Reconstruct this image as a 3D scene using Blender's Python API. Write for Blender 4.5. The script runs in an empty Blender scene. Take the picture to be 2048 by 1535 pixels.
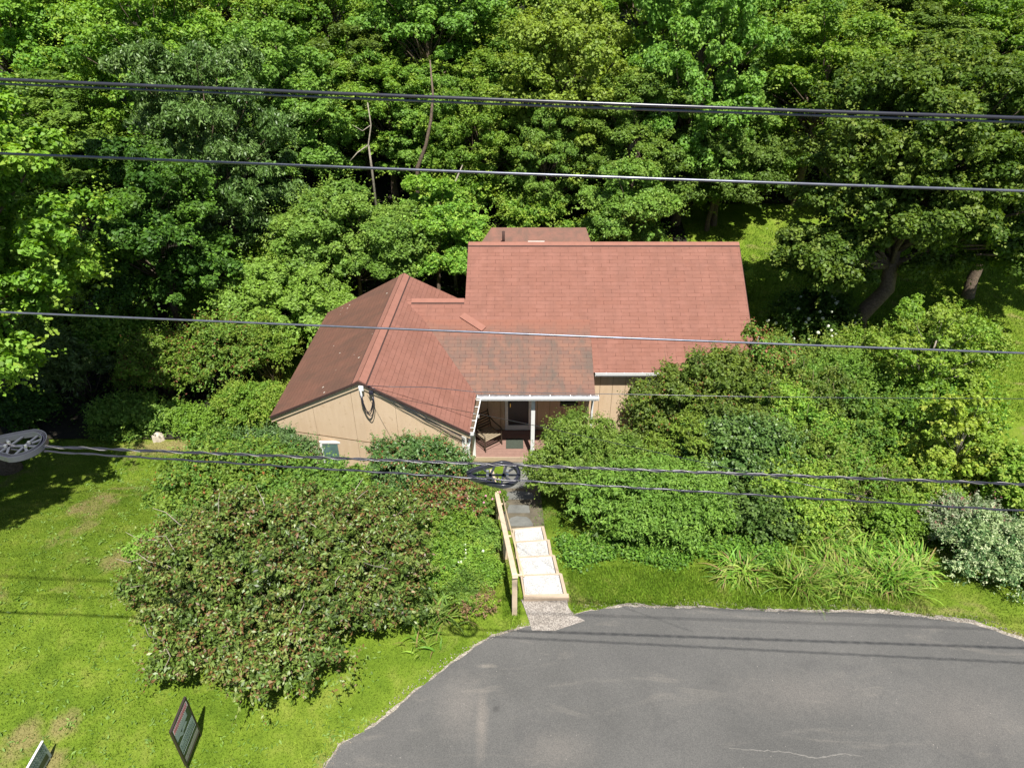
import bpy, bmesh, math, random
import numpy as np
from mathutils import Vector, Matrix

# ---------------------------------------------------------------- camera, sky, sun, exposure
scene = bpy.context.scene
C = bpy.data.collections.new("place"); scene.collection.children.link(C)
PITCH = math.radians(33.5); F = 1421.0; H = 12.5
cd = bpy.data.cameras.new("camera"); cam = bpy.data.objects.new("camera", cd); C.objects.link(cam)
cam.location = (0, 0, H); cam.rotation_euler = (math.radians(90) - PITCH, 0, 0)
cd.sensor_width = 36; cd.lens = F / 2048 * 36; cd.clip_end = 800; cd.clip_start = .05
scene.camera = cam
SUN = Vector((.115, -.466, 1)).normalized()
w = bpy.data.worlds.new("World"); scene.world = w; w.use_nodes = True
nt = w.node_tree; bg = nt.nodes["Background"]
sky = nt.nodes.new("ShaderNodeTexSky"); sky.sky_type = 'NISHITA'; sky.sun_disc = False
sky.sun_elevation = math.asin(SUN.z); sky.sun_rotation = math.atan2(SUN.x, SUN.y)
nt.links.new(sky.outputs[0], bg.inputs[0]); bg.inputs[1].default_value = .058
sl = bpy.data.lights.new("sun", 'SUN'); sl.energy = 4.8; sl.angle = math.radians(.5); sl.color = (1, .965, .9)
so = bpy.data.objects.new("sun", sl); C.objects.link(so)
so.rotation_euler = SUN.to_track_quat('Z', 'Y').to_euler()
scene.view_settings.view_transform = 'Standard'; scene.view_settings.look = 'None'
scene.view_settings.gamma = 1; scene.view_settings.exposure = .83
scene.cycles.max_bounces = 5; scene.cycles.diffuse_bounces = 3; scene.cycles.glossy_bounces = 2
scene.cycles.transmission_bounces = 4; scene.cycles.caustics_reflective = False; scene.cycles.caustics_refractive = False

def at(px, py, z=None, Y=None):
    """point of the place seen at a pixel of the 2048 px photograph, at a height or a distance"""
    xc = (px - 1024) / F; yc = (767.5 - py) / F
    d = Vector((xc, math.cos(PITCH) + yc * math.sin(PITCH), -math.sin(PITCH) + yc * math.cos(PITCH)))
    t = (z - H) / d.z if z is not None else Y / d.y
    return Vector((d.x * t, d.y * t, H + d.z * t))

# ---------------------------------------------------------------- terrain
PR = [(-60, 0), (10.35, 0), (13.2, -.74), (16.6, -2.1), (18.2, -2.3), (28, -2.4), (34, -1.6), (48, 1.2), (70, 6.5), (120, 14)]
PX = [p[0] for p in PR]; PZ = [p[1] for p in PR]
def terr(x, y):
    return np.interp(y, PX, PZ) + (-.03 - 0 * x)
def tz(x, y): return float(terr(x, y))
ROAD = [(-3.9, 5.2), (-3.28, 6.68), (-3.1, 7.09), (-2.45, 7.56), (-1.87, 8.17), (-1.24, 8.72), (-.46, 9.37), (.38, 9.68), (1.02, 9.83),
        (1.57, 10.04), (2.44, 10.16), (4.07, 10.16), (5.65, 10.04), (7.26, 10.04), (8.6, 9.91), (9.79, 9.74), (10.56, 9.31), (12, 8.4), (15, 7.6)]

# ---------------------------------------------------------------- node materials
class NM:
    def __init__(s, name):
        s.m = bpy.data.materials.new(name); s.m.use_nodes = True; s.t = s.m.node_tree
        s.b = s.t.nodes["Principled BSDF"]; s.out = s.t.nodes["Material Output"]
    def n(s, typ, **k):
        nd = s.t.nodes.new("ShaderNode" + typ)
        for a, v in k.items():
            if a.startswith('i_'):
                key = a[2:]; key = int(key) if key.isdigit() else key.replace('_', ' ')
                nd.inputs[key].default_value = v
            else: setattr(nd, a, v)
        return nd
    def l(s, a, b): s.t.links.new(a, b)
    def coord(s, kind='Object'): return s.n('TexCoord').outputs[kind]
    def noise(s, co, scale, detail=3, rough=.55, dist=0):
        nd = s.n('TexNoise', i_Scale=scale, i_Detail=detail, i_Roughness=rough, i_Distortion=dist); s.l(co, nd.inputs['Vector']); return nd.outputs['Fac']
    def ramp(s, fac, stops):
        r = s.n('ValToRGB'); e = r.color_ramp.elements
        while len(e) < len(stops): e.new(.5)
        for i, (p, c) in enumerate(stops):
            e[i].position = p; e[i].color = (*c, 1) if len(c) == 3 else c
        s.l(fac, r.inputs[0]); return r.outputs[0]
    def mix(s, fac, a, b, mode='MIX'):
        m = s.n('Mix', data_type='RGBA', blend_type=mode)
        for v, i in ((fac, 0), (a, 6), (b, 7)):
            if hasattr(v, 'is_linked'): s.l(v, m.inputs[i])
            elif i == 0: m.inputs[0].default_value = v
            else: m.inputs[i].default_value = (*v, 1)
        return m.outputs[2]
    def bump(s, h, strength=.3, dist=.02):
        b = s.n('Bump', i_Strength=strength, i_Distance=dist); s.l(h, b.inputs['Height']); s.l(b.outputs[0], s.b.inputs['Normal'])
    def rough(s, v): s.b.inputs['Roughness'].default_value = v; return s
    def color(s, c):
        if hasattr(c, 'is_linked'): s.l(c, s.b.inputs['Base Color'])
        else: s.b.inputs['Base Color'].default_value = (*c, 1)
        return s
    def spec(s, v): s.b.inputs['Specular IOR Level'].default_value = v; return s

def simple(name, col, rough=.6, var=.15, scale=6, metal=0, bump=.0):
    k = NM(name); co = k.coord()
    f = k.noise(co, scale, 5, .6)
    a = tuple(c * (1 - var) for c in col); b = tuple(min(1, c * (1 + var)) for c in col)
    k.color(k.ramp(f, [(.3, a), (.7, b)])); k.rough(rough); k.b.inputs['Metallic'].default_value = metal
    if bump: k.bump(k.noise(co, scale * 8, 4), bump, .01)
    return k.m

def grass_mat(name, gain=1.0, blade=False):
    k = NM(name); co = k.coord('Generated') if False else k.n('NewGeometry').outputs['Position']
    big = k.noise(co, .35, 4, .6); mid = k.noise(co, 1.6, 4, .6, .4); fine = k.noise(co, 26, 3, .7)
    g = lambda r, gg, b: (r * gain, gg * gain, b * gain)
    c1 = k.ramp(big, [(.30, g(.085, .142, .013)), (.5, g(.142, .212, .02)), (.70, g(.215, .262, .036))])
    c2 = k.ramp(mid, [(.34, g(.068, .122, .011)), (.52, g(.138, .208, .02)), (.7, g(.24, .265, .055))])
    c = k.mix(.5, c1, c2)
    dry = k.ramp(k.noise(co, .55, 5, .62, .6), [(.58, (0, 0, 0)), (.70, (1, 1, 1))])
    for (cx, cy, sx_, sy_) in ((-9.6, 17.0, 1.5, .9), (-8.9, 7.2, .35, .5), (-8.3, 7.5, .3, .35), (-8.2, 6.8, .35, .3), (-6.9, 14.9, .9, .5), (-11.5, 18.6, 1.5, .5), (-9.4, 12.0, .5, .6), (-12.0, 10.5, .9, .5)):
        vs = k.n('VectorMath', operation='SUBTRACT'); k.l(co, vs.inputs[0]); vs.inputs[1].default_value = (cx, cy, 0)
        vm = k.n('VectorMath', operation='MULTIPLY'); k.l(vs.outputs[0], vm.inputs[0]); vm.inputs[1].default_value = (1 / sx_, 1 / sy_, 0)
        vl = k.n('VectorMath', operation='LENGTH'); k.l(vm.outputs[0], vl.inputs[0])
        ad = k.n('Math', operation='MULTIPLY_ADD'); k.l(k.noise(co, 3.5, 5, .7), ad.inputs[0]); ad.inputs[1].default_value = 1.6; k.l(vl.outputs['Value'], ad.inputs[2])
        mr = k.n('MapRange', i_1=1.25, i_2=1.9, i_3=.75, i_4=0); k.l(ad.outputs[0], mr.inputs[0]); c = k.mix(mr.outputs[0], c, g(.27, .215, .10))
    c = k.mix(dry, c, g(.26, .21, .095)) if not blade else k.mix(k.mix(.5, (0, 0, 0), dry), c, g(.25, .21, .085))
    c = k.mix(.55, c, k.ramp(fine, [(.3, (.45, .5, .4)), (.7, (1.35, 1.35, 1.3))]), 'MULTIPLY')
    if blade:
        at_ = k.n('Attribute', attribute_name='col'); c = k.mix(1.0, c, at_.outputs['Color'], 'MULTIPLY')
        k.color(c); k.rough(.55); k.spec(.3)
        tr = k.n('BsdfTranslucent'); k.l(c, tr.inputs[0]); mx = k.n('MixShader', i_0=.3)
        k.l(k.b.outputs[0], mx.inputs[1]); k.l(tr.outputs[0], mx.inputs[2]); k.l(mx.outputs[0], k.out.inputs[0])
    else:
        k.color(c); k.rough(.9); k.spec(.1); k.bump(k.noise(co, 45, 4, .7), .8, .03)
    return k.m

def leaf_mat(name, transl=.3, gloss=.45, rough=.5):
    k = NM(name); at_ = k.n('Attribute', attribute_name='col'); oi = k.n('ObjectInfo')
    hs = k.n('HueSaturation'); k.l(at_.outputs['Color'], hs.inputs['Color'])
    mr = k.n('MapRange', i_3=.86, i_4=1.12); k.l(oi.outputs['Random'], mr.inputs[0]); k.l(mr.outputs[0], hs.inputs['Value'])
    mh = k.n('MapRange', i_3=.489, i_4=.505); k.l(oi.outputs['Random'], mh.inputs[0]); k.l(mh.outputs[0], hs.inputs['Hue'])
    k.l(hs.outputs[0], k.b.inputs['Base Color']); k.rough(rough); k.spec(gloss)
    tr = k.n('BsdfTranslucent'); hv = k.n('HueSaturation', i_Hue=.49, i_Value=1.5, i_Saturation=1.1); k.l(hs.outputs[0], hv.inputs['Color']); k.l(hv.outputs[0], tr.inputs[0])
    mx = k.n('MixShader', i_0=transl); k.l(k.b.outputs[0], mx.inputs[1]); k.l(tr.outputs[0], mx.inputs[2]); k.l(mx.outputs[0], k.out.inputs[0])
    return k.m

def shingle_mat(name, cols, stain=None, stain_amt=0, tabvar=.5, specks=False, joint=.5, tab=1.0, fade=None):
    """asphalt shingles: brick pattern in metres over the UV of each slope"""
    k = NM(name); uv = k.coord('UV')
    wob = k.noise(uv, 1.3, 2); 
    br = k.n('TexBrick', i_Scale=1, i_Color1=(*cols[0], 1), i_Color2=(*cols[1], 1), i_Mortar=(cols[0][0] * .35, cols[0][1] * .3, cols[0][2] * .3, 1))
    br.inputs['Brick Width'].default_value = tab; br.inputs['Row Height'].default_value = .145
    br.inputs['Mortar Size'].default_value = .0075; br.inputs['Mortar Smooth'].default_value = .1; br.offset = .5
    dn = k.n('TexNoise', i_Scale=2.2, i_Detail=3); k.l(uv, dn.inputs['Vector'])
    va = k.n('VectorMath', operation='SCALE'); k.l(dn.outputs['Color'], va.inputs[0]); va.inputs['Scale'].default_value = .03
    vb = k.n('VectorMath', operation='ADD'); k.l(uv, vb.inputs[0]); k.l(va.outputs[0], vb.inputs[1]); k.l(vb.outputs[0], br.inputs['Vector'])
    br2 = k.n('TexBrick', i_Scale=1, i_Color1=(*cols[0], 1), i_Color2=(*cols[1], 1)); br2.inputs['Mortar Size'].default_value = 0
    br2.inputs['Brick Width'].default_value = min(tab, .4); br2.inputs['Row Height'].default_value = .145; br2.offset = .5; k.l(vb.outputs[0], br2.inputs['Vector'])
    base = k.mix(.0, cols[0], cols[1])
    base = k.mix(tabvar, k.ramp(k.noise(uv, .9, 4, .6), [(.3, cols[0]), (.7, cols[1])]), br2.outputs['Color'])
    # gap lines painted dark, with the shading under lifted edges in the colour
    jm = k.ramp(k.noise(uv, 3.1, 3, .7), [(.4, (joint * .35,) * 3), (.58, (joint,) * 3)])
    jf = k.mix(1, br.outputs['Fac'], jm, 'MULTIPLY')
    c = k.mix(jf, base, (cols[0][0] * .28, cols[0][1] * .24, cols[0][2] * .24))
    c = k.mix(.35, c, k.ramp(k.noise(uv, 90, 2, .8), [(.3, (.6, .6, .6)), (.7, (1.3, 1.3, 1.3))]), 'MULTIPLY')
    if stain:
        mp = k.n('Mapping'); k.l(uv, mp.inputs[0]); mp.inputs['Scale'].default_value = (1.3, .55, 1)
        st = k.ramp(k.noise(mp.outputs[0], 1.5, 6, .68, .5), [(.42, (0, 0, 0)), (.66, (stain_amt,) * 3)])
        c = k.mix(st, c, stain)
    if fade:
        sx = k.n('SeparateXYZ'); k.l(uv, sx.inputs[0]); ad = k.n('Math', operation='MULTIPLY_ADD'); k.l(k.noise(uv, 1.4, 4, .6), ad.inputs[0]); ad.inputs[1].default_value = 1.1; k.l(sx.outputs[1], ad.inputs[2])
        fr = k.n('MapRange', i_1=fade[0] + .45, i_2=fade[1] + .55); k.l(ad.outputs[0], fr.inputs[0]); c = k.mix(fr.outputs[0], c, fade[2])
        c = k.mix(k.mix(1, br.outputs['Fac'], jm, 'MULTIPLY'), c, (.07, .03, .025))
    if specks:
        vo = k.n('TexVoronoi', i_Scale=2.6); k.l(uv, vo.inputs['Vector'])
        m1 = k.ramp(vo.outputs['Distance'], [(.06, (1, 1, 1)), (.10, (0, 0, 0))])
        m2 = k.ramp(k.noise(uv, .7, 3), [(.45, (0, 0, 0)), (.55, (1, 1, 1))])
        c = k.mix(k.mix(1, m1, m2, 'MULTIPLY'), c, (.5, .45, .38))
    k.color(c); k.rough(.9); k.spec(.15); k.bump(k.noise(uv, 60, 3, .8), .25, .01)
    return k.m

M = {}
M['lawn'] = grass_mat('lawn'); M['blade'] = grass_mat('grass_blades', 1.25, True)
M['leaf'] = leaf_mat('leaf', .32, .3, .55); M['glossleaf'] = leaf_mat('glossy_leaf', .24, .5, .45)
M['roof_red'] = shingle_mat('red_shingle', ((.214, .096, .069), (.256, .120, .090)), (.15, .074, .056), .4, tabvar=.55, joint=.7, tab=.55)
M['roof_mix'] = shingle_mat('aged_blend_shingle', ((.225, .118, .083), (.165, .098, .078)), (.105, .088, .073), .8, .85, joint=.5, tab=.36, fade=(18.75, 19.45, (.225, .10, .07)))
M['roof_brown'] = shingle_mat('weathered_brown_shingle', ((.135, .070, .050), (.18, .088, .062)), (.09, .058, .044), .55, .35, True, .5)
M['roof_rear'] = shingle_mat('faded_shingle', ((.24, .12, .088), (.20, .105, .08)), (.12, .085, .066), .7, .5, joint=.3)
M['cap'] = simple('ridge_cap_shingle', (.26, .115, .082), .9, .08, 5, bump=.2)
M['seam'] = simple('dark_seam_and_shadow', (.05, .025, .02), .9)
def mk_siding():
    k = NM('tan_siding'); co = k.n('NewGeometry').outputs['Position']
    mp = k.n('Mapping'); k.l(co, mp.inputs[0]); mp.inputs['Scale'].default_value = (3, 3, .5)
    c = k.mix(.5, k.ramp(k.noise(co, 1.7, 4, .6), [(.3, (.60, .435, .28)), (.7, (.67, .505, .345))]), k.ramp(k.noise(mp.outputs[0], 3, 5, .65), [(.3, (.56, .41, .265)), (.7, (.69, .53, .37))]))
    sp = k.ramp(k.noise(co, 7, 3, .6, .5), [(.64, (0, 0, 0)), (.72, (.5, .5, .5))]); c = k.mix(sp, c, (.36, .24, .14))
    k.color(c); k.rough(.75); k.bump(k.noise(mp.outputs[0], 30, 4), .15, .005); return k.m
M['siding'] = mk_siding()
M['trim_tan'] = simple('tan_trim', (.62, .48, .32), .7, .06, 3)
M['groove'] = simple('siding_groove', (.16, .10, .05), .9)
M['white'] = simple('white_paint', (.78, .78, .76), .45, .04, 4)
M['offwhite'] = simple('aged_white_paint', (.70, .69, .62), .5, .1, 6)
M['gutter_in'] = simple('gutter_inside', (.30, .30, .31), .6, .35, 9)
M['debris'] = simple('gutter_debris', (.13, .09, .055), .95, .6, 30, bump=.8)
M['deck'] = simple('deck_board', (.245, .145, .115), .65, .12, 7)
M['deckgap'] = simple('deck_gap', (.02, .015, .012), .9)
M['door'] = simple('dark_door', (.035, .028, .035), .4, .1)
M['brass'] = simple('brass', (.6, .4, .12), .3, .05, 5, 1)
M['mat'] = simple('door_mat', (.045, .055, .04), .95, .3, 40, bump=.5)
M['bronze'] = simple('bronze_metal', (.06, .045, .03), .45, .15, 9, .3)
M['seatslat'] = simple('weathered_seat_slat', (.26, .21, .14), .6, .2, 9)
M['bark'] = simple('bark', (.14, .10, .07), .9, .5, 14, bump=.9)
M['greybark'] = simple('grey_bark', (.30, .26, .20), .9, .35, 10, bump=.7)
M['twig'] = simple('dry_twig', (.26, .19, .13), .9, .3, 10)
M['wood'] = simple('new_lumber', (.43, .33, .235), .65, .10, 5, bump=.1)
M['rail_wood'] = simple('rail_lumber', (.62, .48, .34), .65, .10, 5, bump=.1)
M['pole_wood'] = simple('round_pole', (.47, .37, .23), .6, .1, 5)
M['black'] = simple('black_cable', (.03, .03, .042), .25, .1, 20)
M['bluegrey'] = simple('grey_cable', (.13, .135, .17), .3, .2, 20, .5)
M['strand'] = simple('steel_strand', (.20, .19, .19), .4, .3, 30, .5)
M['reel_black'] = simple('black_plastic', (.035, .038, .045), .4, .2, 10)
M['reel_grey'] = simple('grey_plastic', (.07, .075, .09), .45, .12, 10)
M['steel'] = simple('steel', (.6, .6, .6), .35, .1, 10, .8)
M['rock'] = simple('pale_rock', (.55, .48, .38), .9, .25, 6, bump=.6)
M['soil'] = simple('forest_soil', (.020, .016, .009), 1, .5, 3, bump=.8)  # near black, with the shade of the woods put into the soil colour
M['sign_dark'] = simple('sign_green', (.035, .06, .03), .5, .2, 8)
M['sign_pale'] = simple('sign_pale', (.30, .36, .35), .5, .06, 8)
M['sign_rim'] = simple('sign_rim', (.035, .025, .02), .5)
M['sign_red'] = simple('sign_red', (.35, .03, .05), .5)
M['sign_white'] = simple('sign_white', (.75, .68, .68), .5)
M['sign_grey'] = simple('sign_grey', (.28, .27, .24), .5, .15)
M['ink'] = simple('sign_ink', (.05, .08, .08), .5)
M['petal'] = simple('white_petal', (.62, .66, .5), .7, .15, 20)
M['pink'] = simple('pink_petal', (.6, .25, .36), .7, .15, 20)
M['vinyl_vent'] = simple('vent_pipe', (.7, .7, .68), .4)

def mk_glass(name, col, r=.06):
    k = NM(name); k.color(k.ramp(k.noise(k.coord(), 2.5, 3), [(.35, tuple(c * .7 for c in col)), (.65, col)])); k.rough(r); k.spec(.8); return k.m
M['glass'] = mk_glass('window_glass', (.035, .05, .045)); M['glass_teal'] = mk_glass('window_glass_curtained', (.13, .22, .20), .15)

def mk_asphalt():
    k = NM('asphalt'); co = k.n('NewGeometry').outputs['Position']
    c = k.ramp(k.noise(co, .5, 5, .6, .3), [(.3, (.084, .082, .077)), (.7, (.112, .108, .101))])
    f = k.noise(co, 55, 3, .85)
    for (cx, cy, sx_, sy_, am, cc) in ((-.56, 7.5, .12, .7, .35, (.25, .215, .18)), (-.5, 8.72, .22, .05, .4, (.26, .23, .19)), (.8, 7.0, .7, .4, .25, (.21, .185, .16)), (-.95, 7.9, .5, .7, .4, (.19, .17, .15)), (5.6, 8.1, 1.6, .5, .4, (.16, .145, .13)), (2.6, 8.9, 1.8, .4, .4, (.085, .083, .08)), (-.3, 7.8, .07, .09, .9, (.06, .058, .055)), (8.5, 7.6, 1.3, .8, .4, (.16, .145, .13))):
        vs = k.n('VectorMath', operation='SUBTRACT'); k.l(co, vs.inputs[0]); vs.inputs[1].default_value = (cx, cy, 0)
        vm = k.n('VectorMath', operation='MULTIPLY'); k.l(vs.outputs[0], vm.inputs[0]); vm.inputs[1].default_value = (1 / sx_, 1 / sy_, 0)
        vl = k.n('VectorMath', operation='LENGTH'); k.l(vm.outputs[0], vl.inputs[0])
        ad = k.n('Math', operation='MULTIPLY_ADD'); k.l(k.noise(co, 6, 5, .7), ad.inputs[0]); ad.inputs[1].default_value = 1.2; k.l(vl.outputs['Value'], ad.inputs[2])
        mr = k.n('MapRange', i_1=.75, i_2=1.8, i_3=am, i_4=0); k.l(ad.outputs[0], mr.inputs[0]); c = k.mix(mr.outputs[0], c, cc)
    sp = k.n('TexVoronoi', i_Scale=14); k.l(co, sp.inputs['Vector'])
    msk = k.ramp(sp.outputs['Distance'], [(.06, (1, 1, 1)), (.1, (0, 0, 0))]); m2 = k.ramp(k.noise(co, 5, 2), [(.6, (0, 0, 0)), (.64, (1, 1, 1))])
    c = k.mix(k.mix(1, msk, m2, 'MULTIPLY'), c, (.42, .38, .33))
    mp = k.n('Mapping'); k.l(co, mp.inputs[0]); mp.inputs['Scale'].default_value = (.22, 1.0, 1)
    sc = k.ramp(k.noise(mp.outputs[0], 1.4, 7, .7, 1.5), [(.56, (0, 0, 0)), (.72, (.4, .4, .4))]); c = k.mix(sc, c, (.20, .18, .155))
    tar = k.ramp(k.noise(co, 1.1, 4, .6, .8), [(.56, (0, 0, 0)), (.72, (.5, .5, .5))]); c = k.mix(tar, c, (.075, .073, .071))
    c = k.mix(.8, c, k.ramp(f, [(.28, (.55, .55, .56)), (.5, (1, 1, 1)), (.74, (1.6, 1.55, 1.5))]), 'MULTIPLY')
    k.color(c); k.rough(.85); k.spec(.25); k.bump(f, .5, .006); return k.m
M['asphalt'] = mk_asphalt()
def mk_gravel(name, a, b, c3, scale=55, hole=None):
    k = NM(name); co = k.n('NewGeometry').outputs['Position']
    v = k.n('TexVoronoi', i_Scale=scale); k.l(co, v.inputs['Vector'])
    sep = k.n('SeparateColor'); k.l(v.outputs['Color'], sep.inputs[0])
    c = k.ramp(sep.outputs[0], [(0, a), (.5, b), (1, c3)])
    c = k.mix(.6, c, k.ramp(k.noise(co, 2.5, 5, .7), [(.3, (.6, .58, .52)), (.65, (1.15, 1.15, 1.15))]), 'MULTIPLY')
    k.color(c); k.rough(.9); k.bump(v.outputs['Distance'], .7, .015); return k.m
M['gravel'] = mk_gravel('roadside_gravel', (.17, .145, .115), (.29, .25, .205), (.44, .40, .34), 45)
M['apron'] = mk_gravel('apron_gravel', (.17, .15, .13), (.27, .235, .205), (.42, .38, .335), 50)
M['whitestone'] = mk_gravel('white_marble_chips', (.38, .375, .365), (.50, .495, .485), (.60, .595, .58), 60)
M['crackdust'] = simple('crack_dust', (.165, .155, .14), .95, .2, 30)
M['dirt'] = simple('path_dirt', (.13, .11, .075), .95, .35, 5, bump=.5)
M['slate'] = simple('slate_flag', (.155, .155, .14), .8, .3, 2.6, bump=.25)

# ---------------------------------------------------------------- builders
def tag(o, label=None, cat=None, group=None, kind=None):
    if label: o['label'] = label
    if cat: o['category'] = cat
    if group: o['group'] = group
    if kind: o['kind'] = kind
    return o
def empty(name, loc, label, cat, group=None, rz=0):
    o = bpy.data.objects.new(name, None); C.objects.link(o); o.location = loc; o.rotation_euler.z = rz; o.empty_display_size = .2
    bpy.context.view_layer.update() if False else None
    return tag(o, label, cat, group)

class MB:
    def __init__(s): s.v = []; s.f = []; s.uv = []
    def poly(s, pts, uv=None):
        i = len(s.v); s.v += [tuple(p) for p in pts]; s.f.append(list(range(i, i + len(pts)))); s.uv.append(uv)
    def box(s, x0, x1, y0, y1, z0, z1, R=None, o=None):
        P = [Vector(p) for p in ((x0, y0, z0), (x1, y0, z0), (x1, y1, z0), (x0, y1, z0), (x0, y0, z1), (x1, y0, z1), (x1, y1, z1), (x0, y1, z1))]
        if R is not None: P = [R @ p for p in P]
        if o is not None: P = [p + Vector(o) for p in P]
        i = len(s.v); s.v += [tuple(p) for p in P]
        for f in ((0, 3, 2, 1), (4, 5, 6, 7), (0, 1, 5, 4), (1, 2, 6, 5), (2, 3, 7, 6), (3, 0, 4, 7)): s.f.append([i + a for a in f]); s.uv.append(None)
        return s
    def beam(s, a, b, w, h, up=(0, 0, 1)):
        a = Vector(a); b = Vector(b); d = (b - a); L = d.length; d.normalize(); u = Vector(up)
        sx = d.cross(u).normalized(); u = sx.cross(d).normalized()
        R = Matrix((d, sx, u)).transposed()
        return s.box(0, L, -w / 2, w / 2, -h / 2, h / 2, R, a)
    def tube(s, pts, r, n=8, cap=True):
        pts = [Vector(p) for p in pts]; m = len(pts); rs = r if hasattr(r, '__len__') else [r] * m
        i0 = len(s.v); prev = None
        for k, p in enumerate(pts):
            d = (pts[min(k + 1, m - 1)] - pts[max(k - 1, 0)]).normalized()
            if prev is None:
                a = d.cross(Vector((0, 0, 1)));
                if a.length < .1: a = d.cross(Vector((1, 0, 0)))
            else: a = prev - d * prev.dot(d)
            a.normalize(); prev = a; b = d.cross(a)
            for j in range(n):
                t = 2 * math.pi * j / n; s.v.append(tuple(p + (a * math.cos(t) + b * math.sin(t)) * rs[k]))
        for k in range(m - 1):
            for j in range(n):
                A = i0 + k * n + j; B = i0 + k * n + (j + 1) % n; s.f.append([A, B, B + n, A + n]); s.uv.append(None)
        if cap:
            s.f.append([i0 + j for j in range(n)][::-1]); s.f.append([i0 + (m - 1) * n + j for j in range(n)]); s.uv += [None, None]
        return s
    def slab(s, pts, th, n=None):
        """plate whose top is the polygon pts (counter-clockwise from outside), thickness th below; UV in metres"""
        pts = [Vector(p) for p in pts]
        if n is None:
            n = Vector((0, 0, 0))
            for a, b in zip(pts, pts[1:] + pts[:1]): n += a.cross(b)
        n = Vector(n).normalized()
        if n.z < 0: pts = pts[::-1]; n = -n
        u = Vector((0, 0, 1)).cross(n)
        if u.length < 1e-3: u = Vector((1, 0, 0))
        u.normalize(); v = n.cross(u)
        s.poly(pts, [(p.dot(u), p.dot(v)) for p in pts])
        lo = [p - n * th for p in pts]; s.poly(lo[::-1])
        for k in range(len(pts)):
            j = (k + 1) % len(pts); s.poly([pts[k], lo[k], lo[j], pts[j]])
        return s
    def build(s, name, mat, parent=None, smooth=False, bevel=0):
        me = bpy.data.meshes.new(name); me.from_pydata(s.v, [], s.f); me.update()
        if any(u for u in s.uv):
            ul = me.uv_layers.new(name='uv')
            for p, u in zip(me.polygons, s.uv):
                for k, li in enumerate(p.loop_indices): ul.data[li].uv = u[k] if u else (0, 0)
        me.materials.append(M[mat] if isinstance(mat, str) else mat)
        if smooth: me.shade_smooth()
        o = bpy.data.objects.new(name, me); C.objects.link(o)
        if bevel:
            b = o.modifiers.new('bevel', 'BEVEL'); b.width = bevel; b.segments = 2; b.limit_method = 'ANGLE'
        if parent:
            o.parent = parent
            if parent.type == 'EMPTY' and getattr(parent, '_local', False) is False and parent.get('_w') is None:
                pass
        return o
def wparent(o, p):
    """parent o (built in world coordinates) keeping its place"""
    o.parent = p
    m = Matrix.Translation(p.location) @ p.rotation_euler.to_matrix().to_4x4()
    q = p.parent
    while q is not None:
        m = Matrix.Translation(q.location) @ q.rotation_euler.to_matrix().to_4x4() @ m; q = q.parent
    o.matrix_parent_inverse = m.inverted(); return o

# --- leaves
def leafmesh(name, Cn, N, T, L, W, COL, mat, fold=.18):
    n = len(Cn); S = np.cross(N, T); S /= np.linalg.norm(S, axis=1)[:, None] + 1e-9
    L = np.broadcast_to(L, n)[:, None]; W = np.broadcast_to(W, n)[:, None]
    V = np.empty((n, 4, 3), np.float32)
    V[:, 0] = Cn - T * L * .5; V[:, 2] = Cn + T * L * .5 - N * L * .12
    V[:, 1] = Cn + S * W * .5 + N * W * fold; V[:, 3] = Cn - S * W * .5 + N * W * fold
    me = bpy.data.meshes.new(name)
    me.vertices.add(4 * n); me.loops.add(4 * n); me.polygons.add(n)
    me.vertices.foreach_set('co', V.ravel()); me.loops.foreach_set('vertex_index', np.arange(4 * n, dtype=np.int32))
    me.polygons.foreach_set('loop_start', np.arange(0, 4 * n, 4, dtype=np.int32))
    try: me.polygons.foreach_set('loop_total', np.full(n, 4, np.int32))
    except Exception: pass
    a = me.attributes.new('col', 'FLOAT_COLOR', 'FACE'); cc = np.ones((n, 4), np.float32); cc[:, :3] = np.clip(COL, 0, 1); a.data.foreach_set('color', cc.ravel())
    me.update(calc_edges=True); me.validate(); me.materials.append(M[mat] if isinstance(mat, str) else mat); return me

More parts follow.
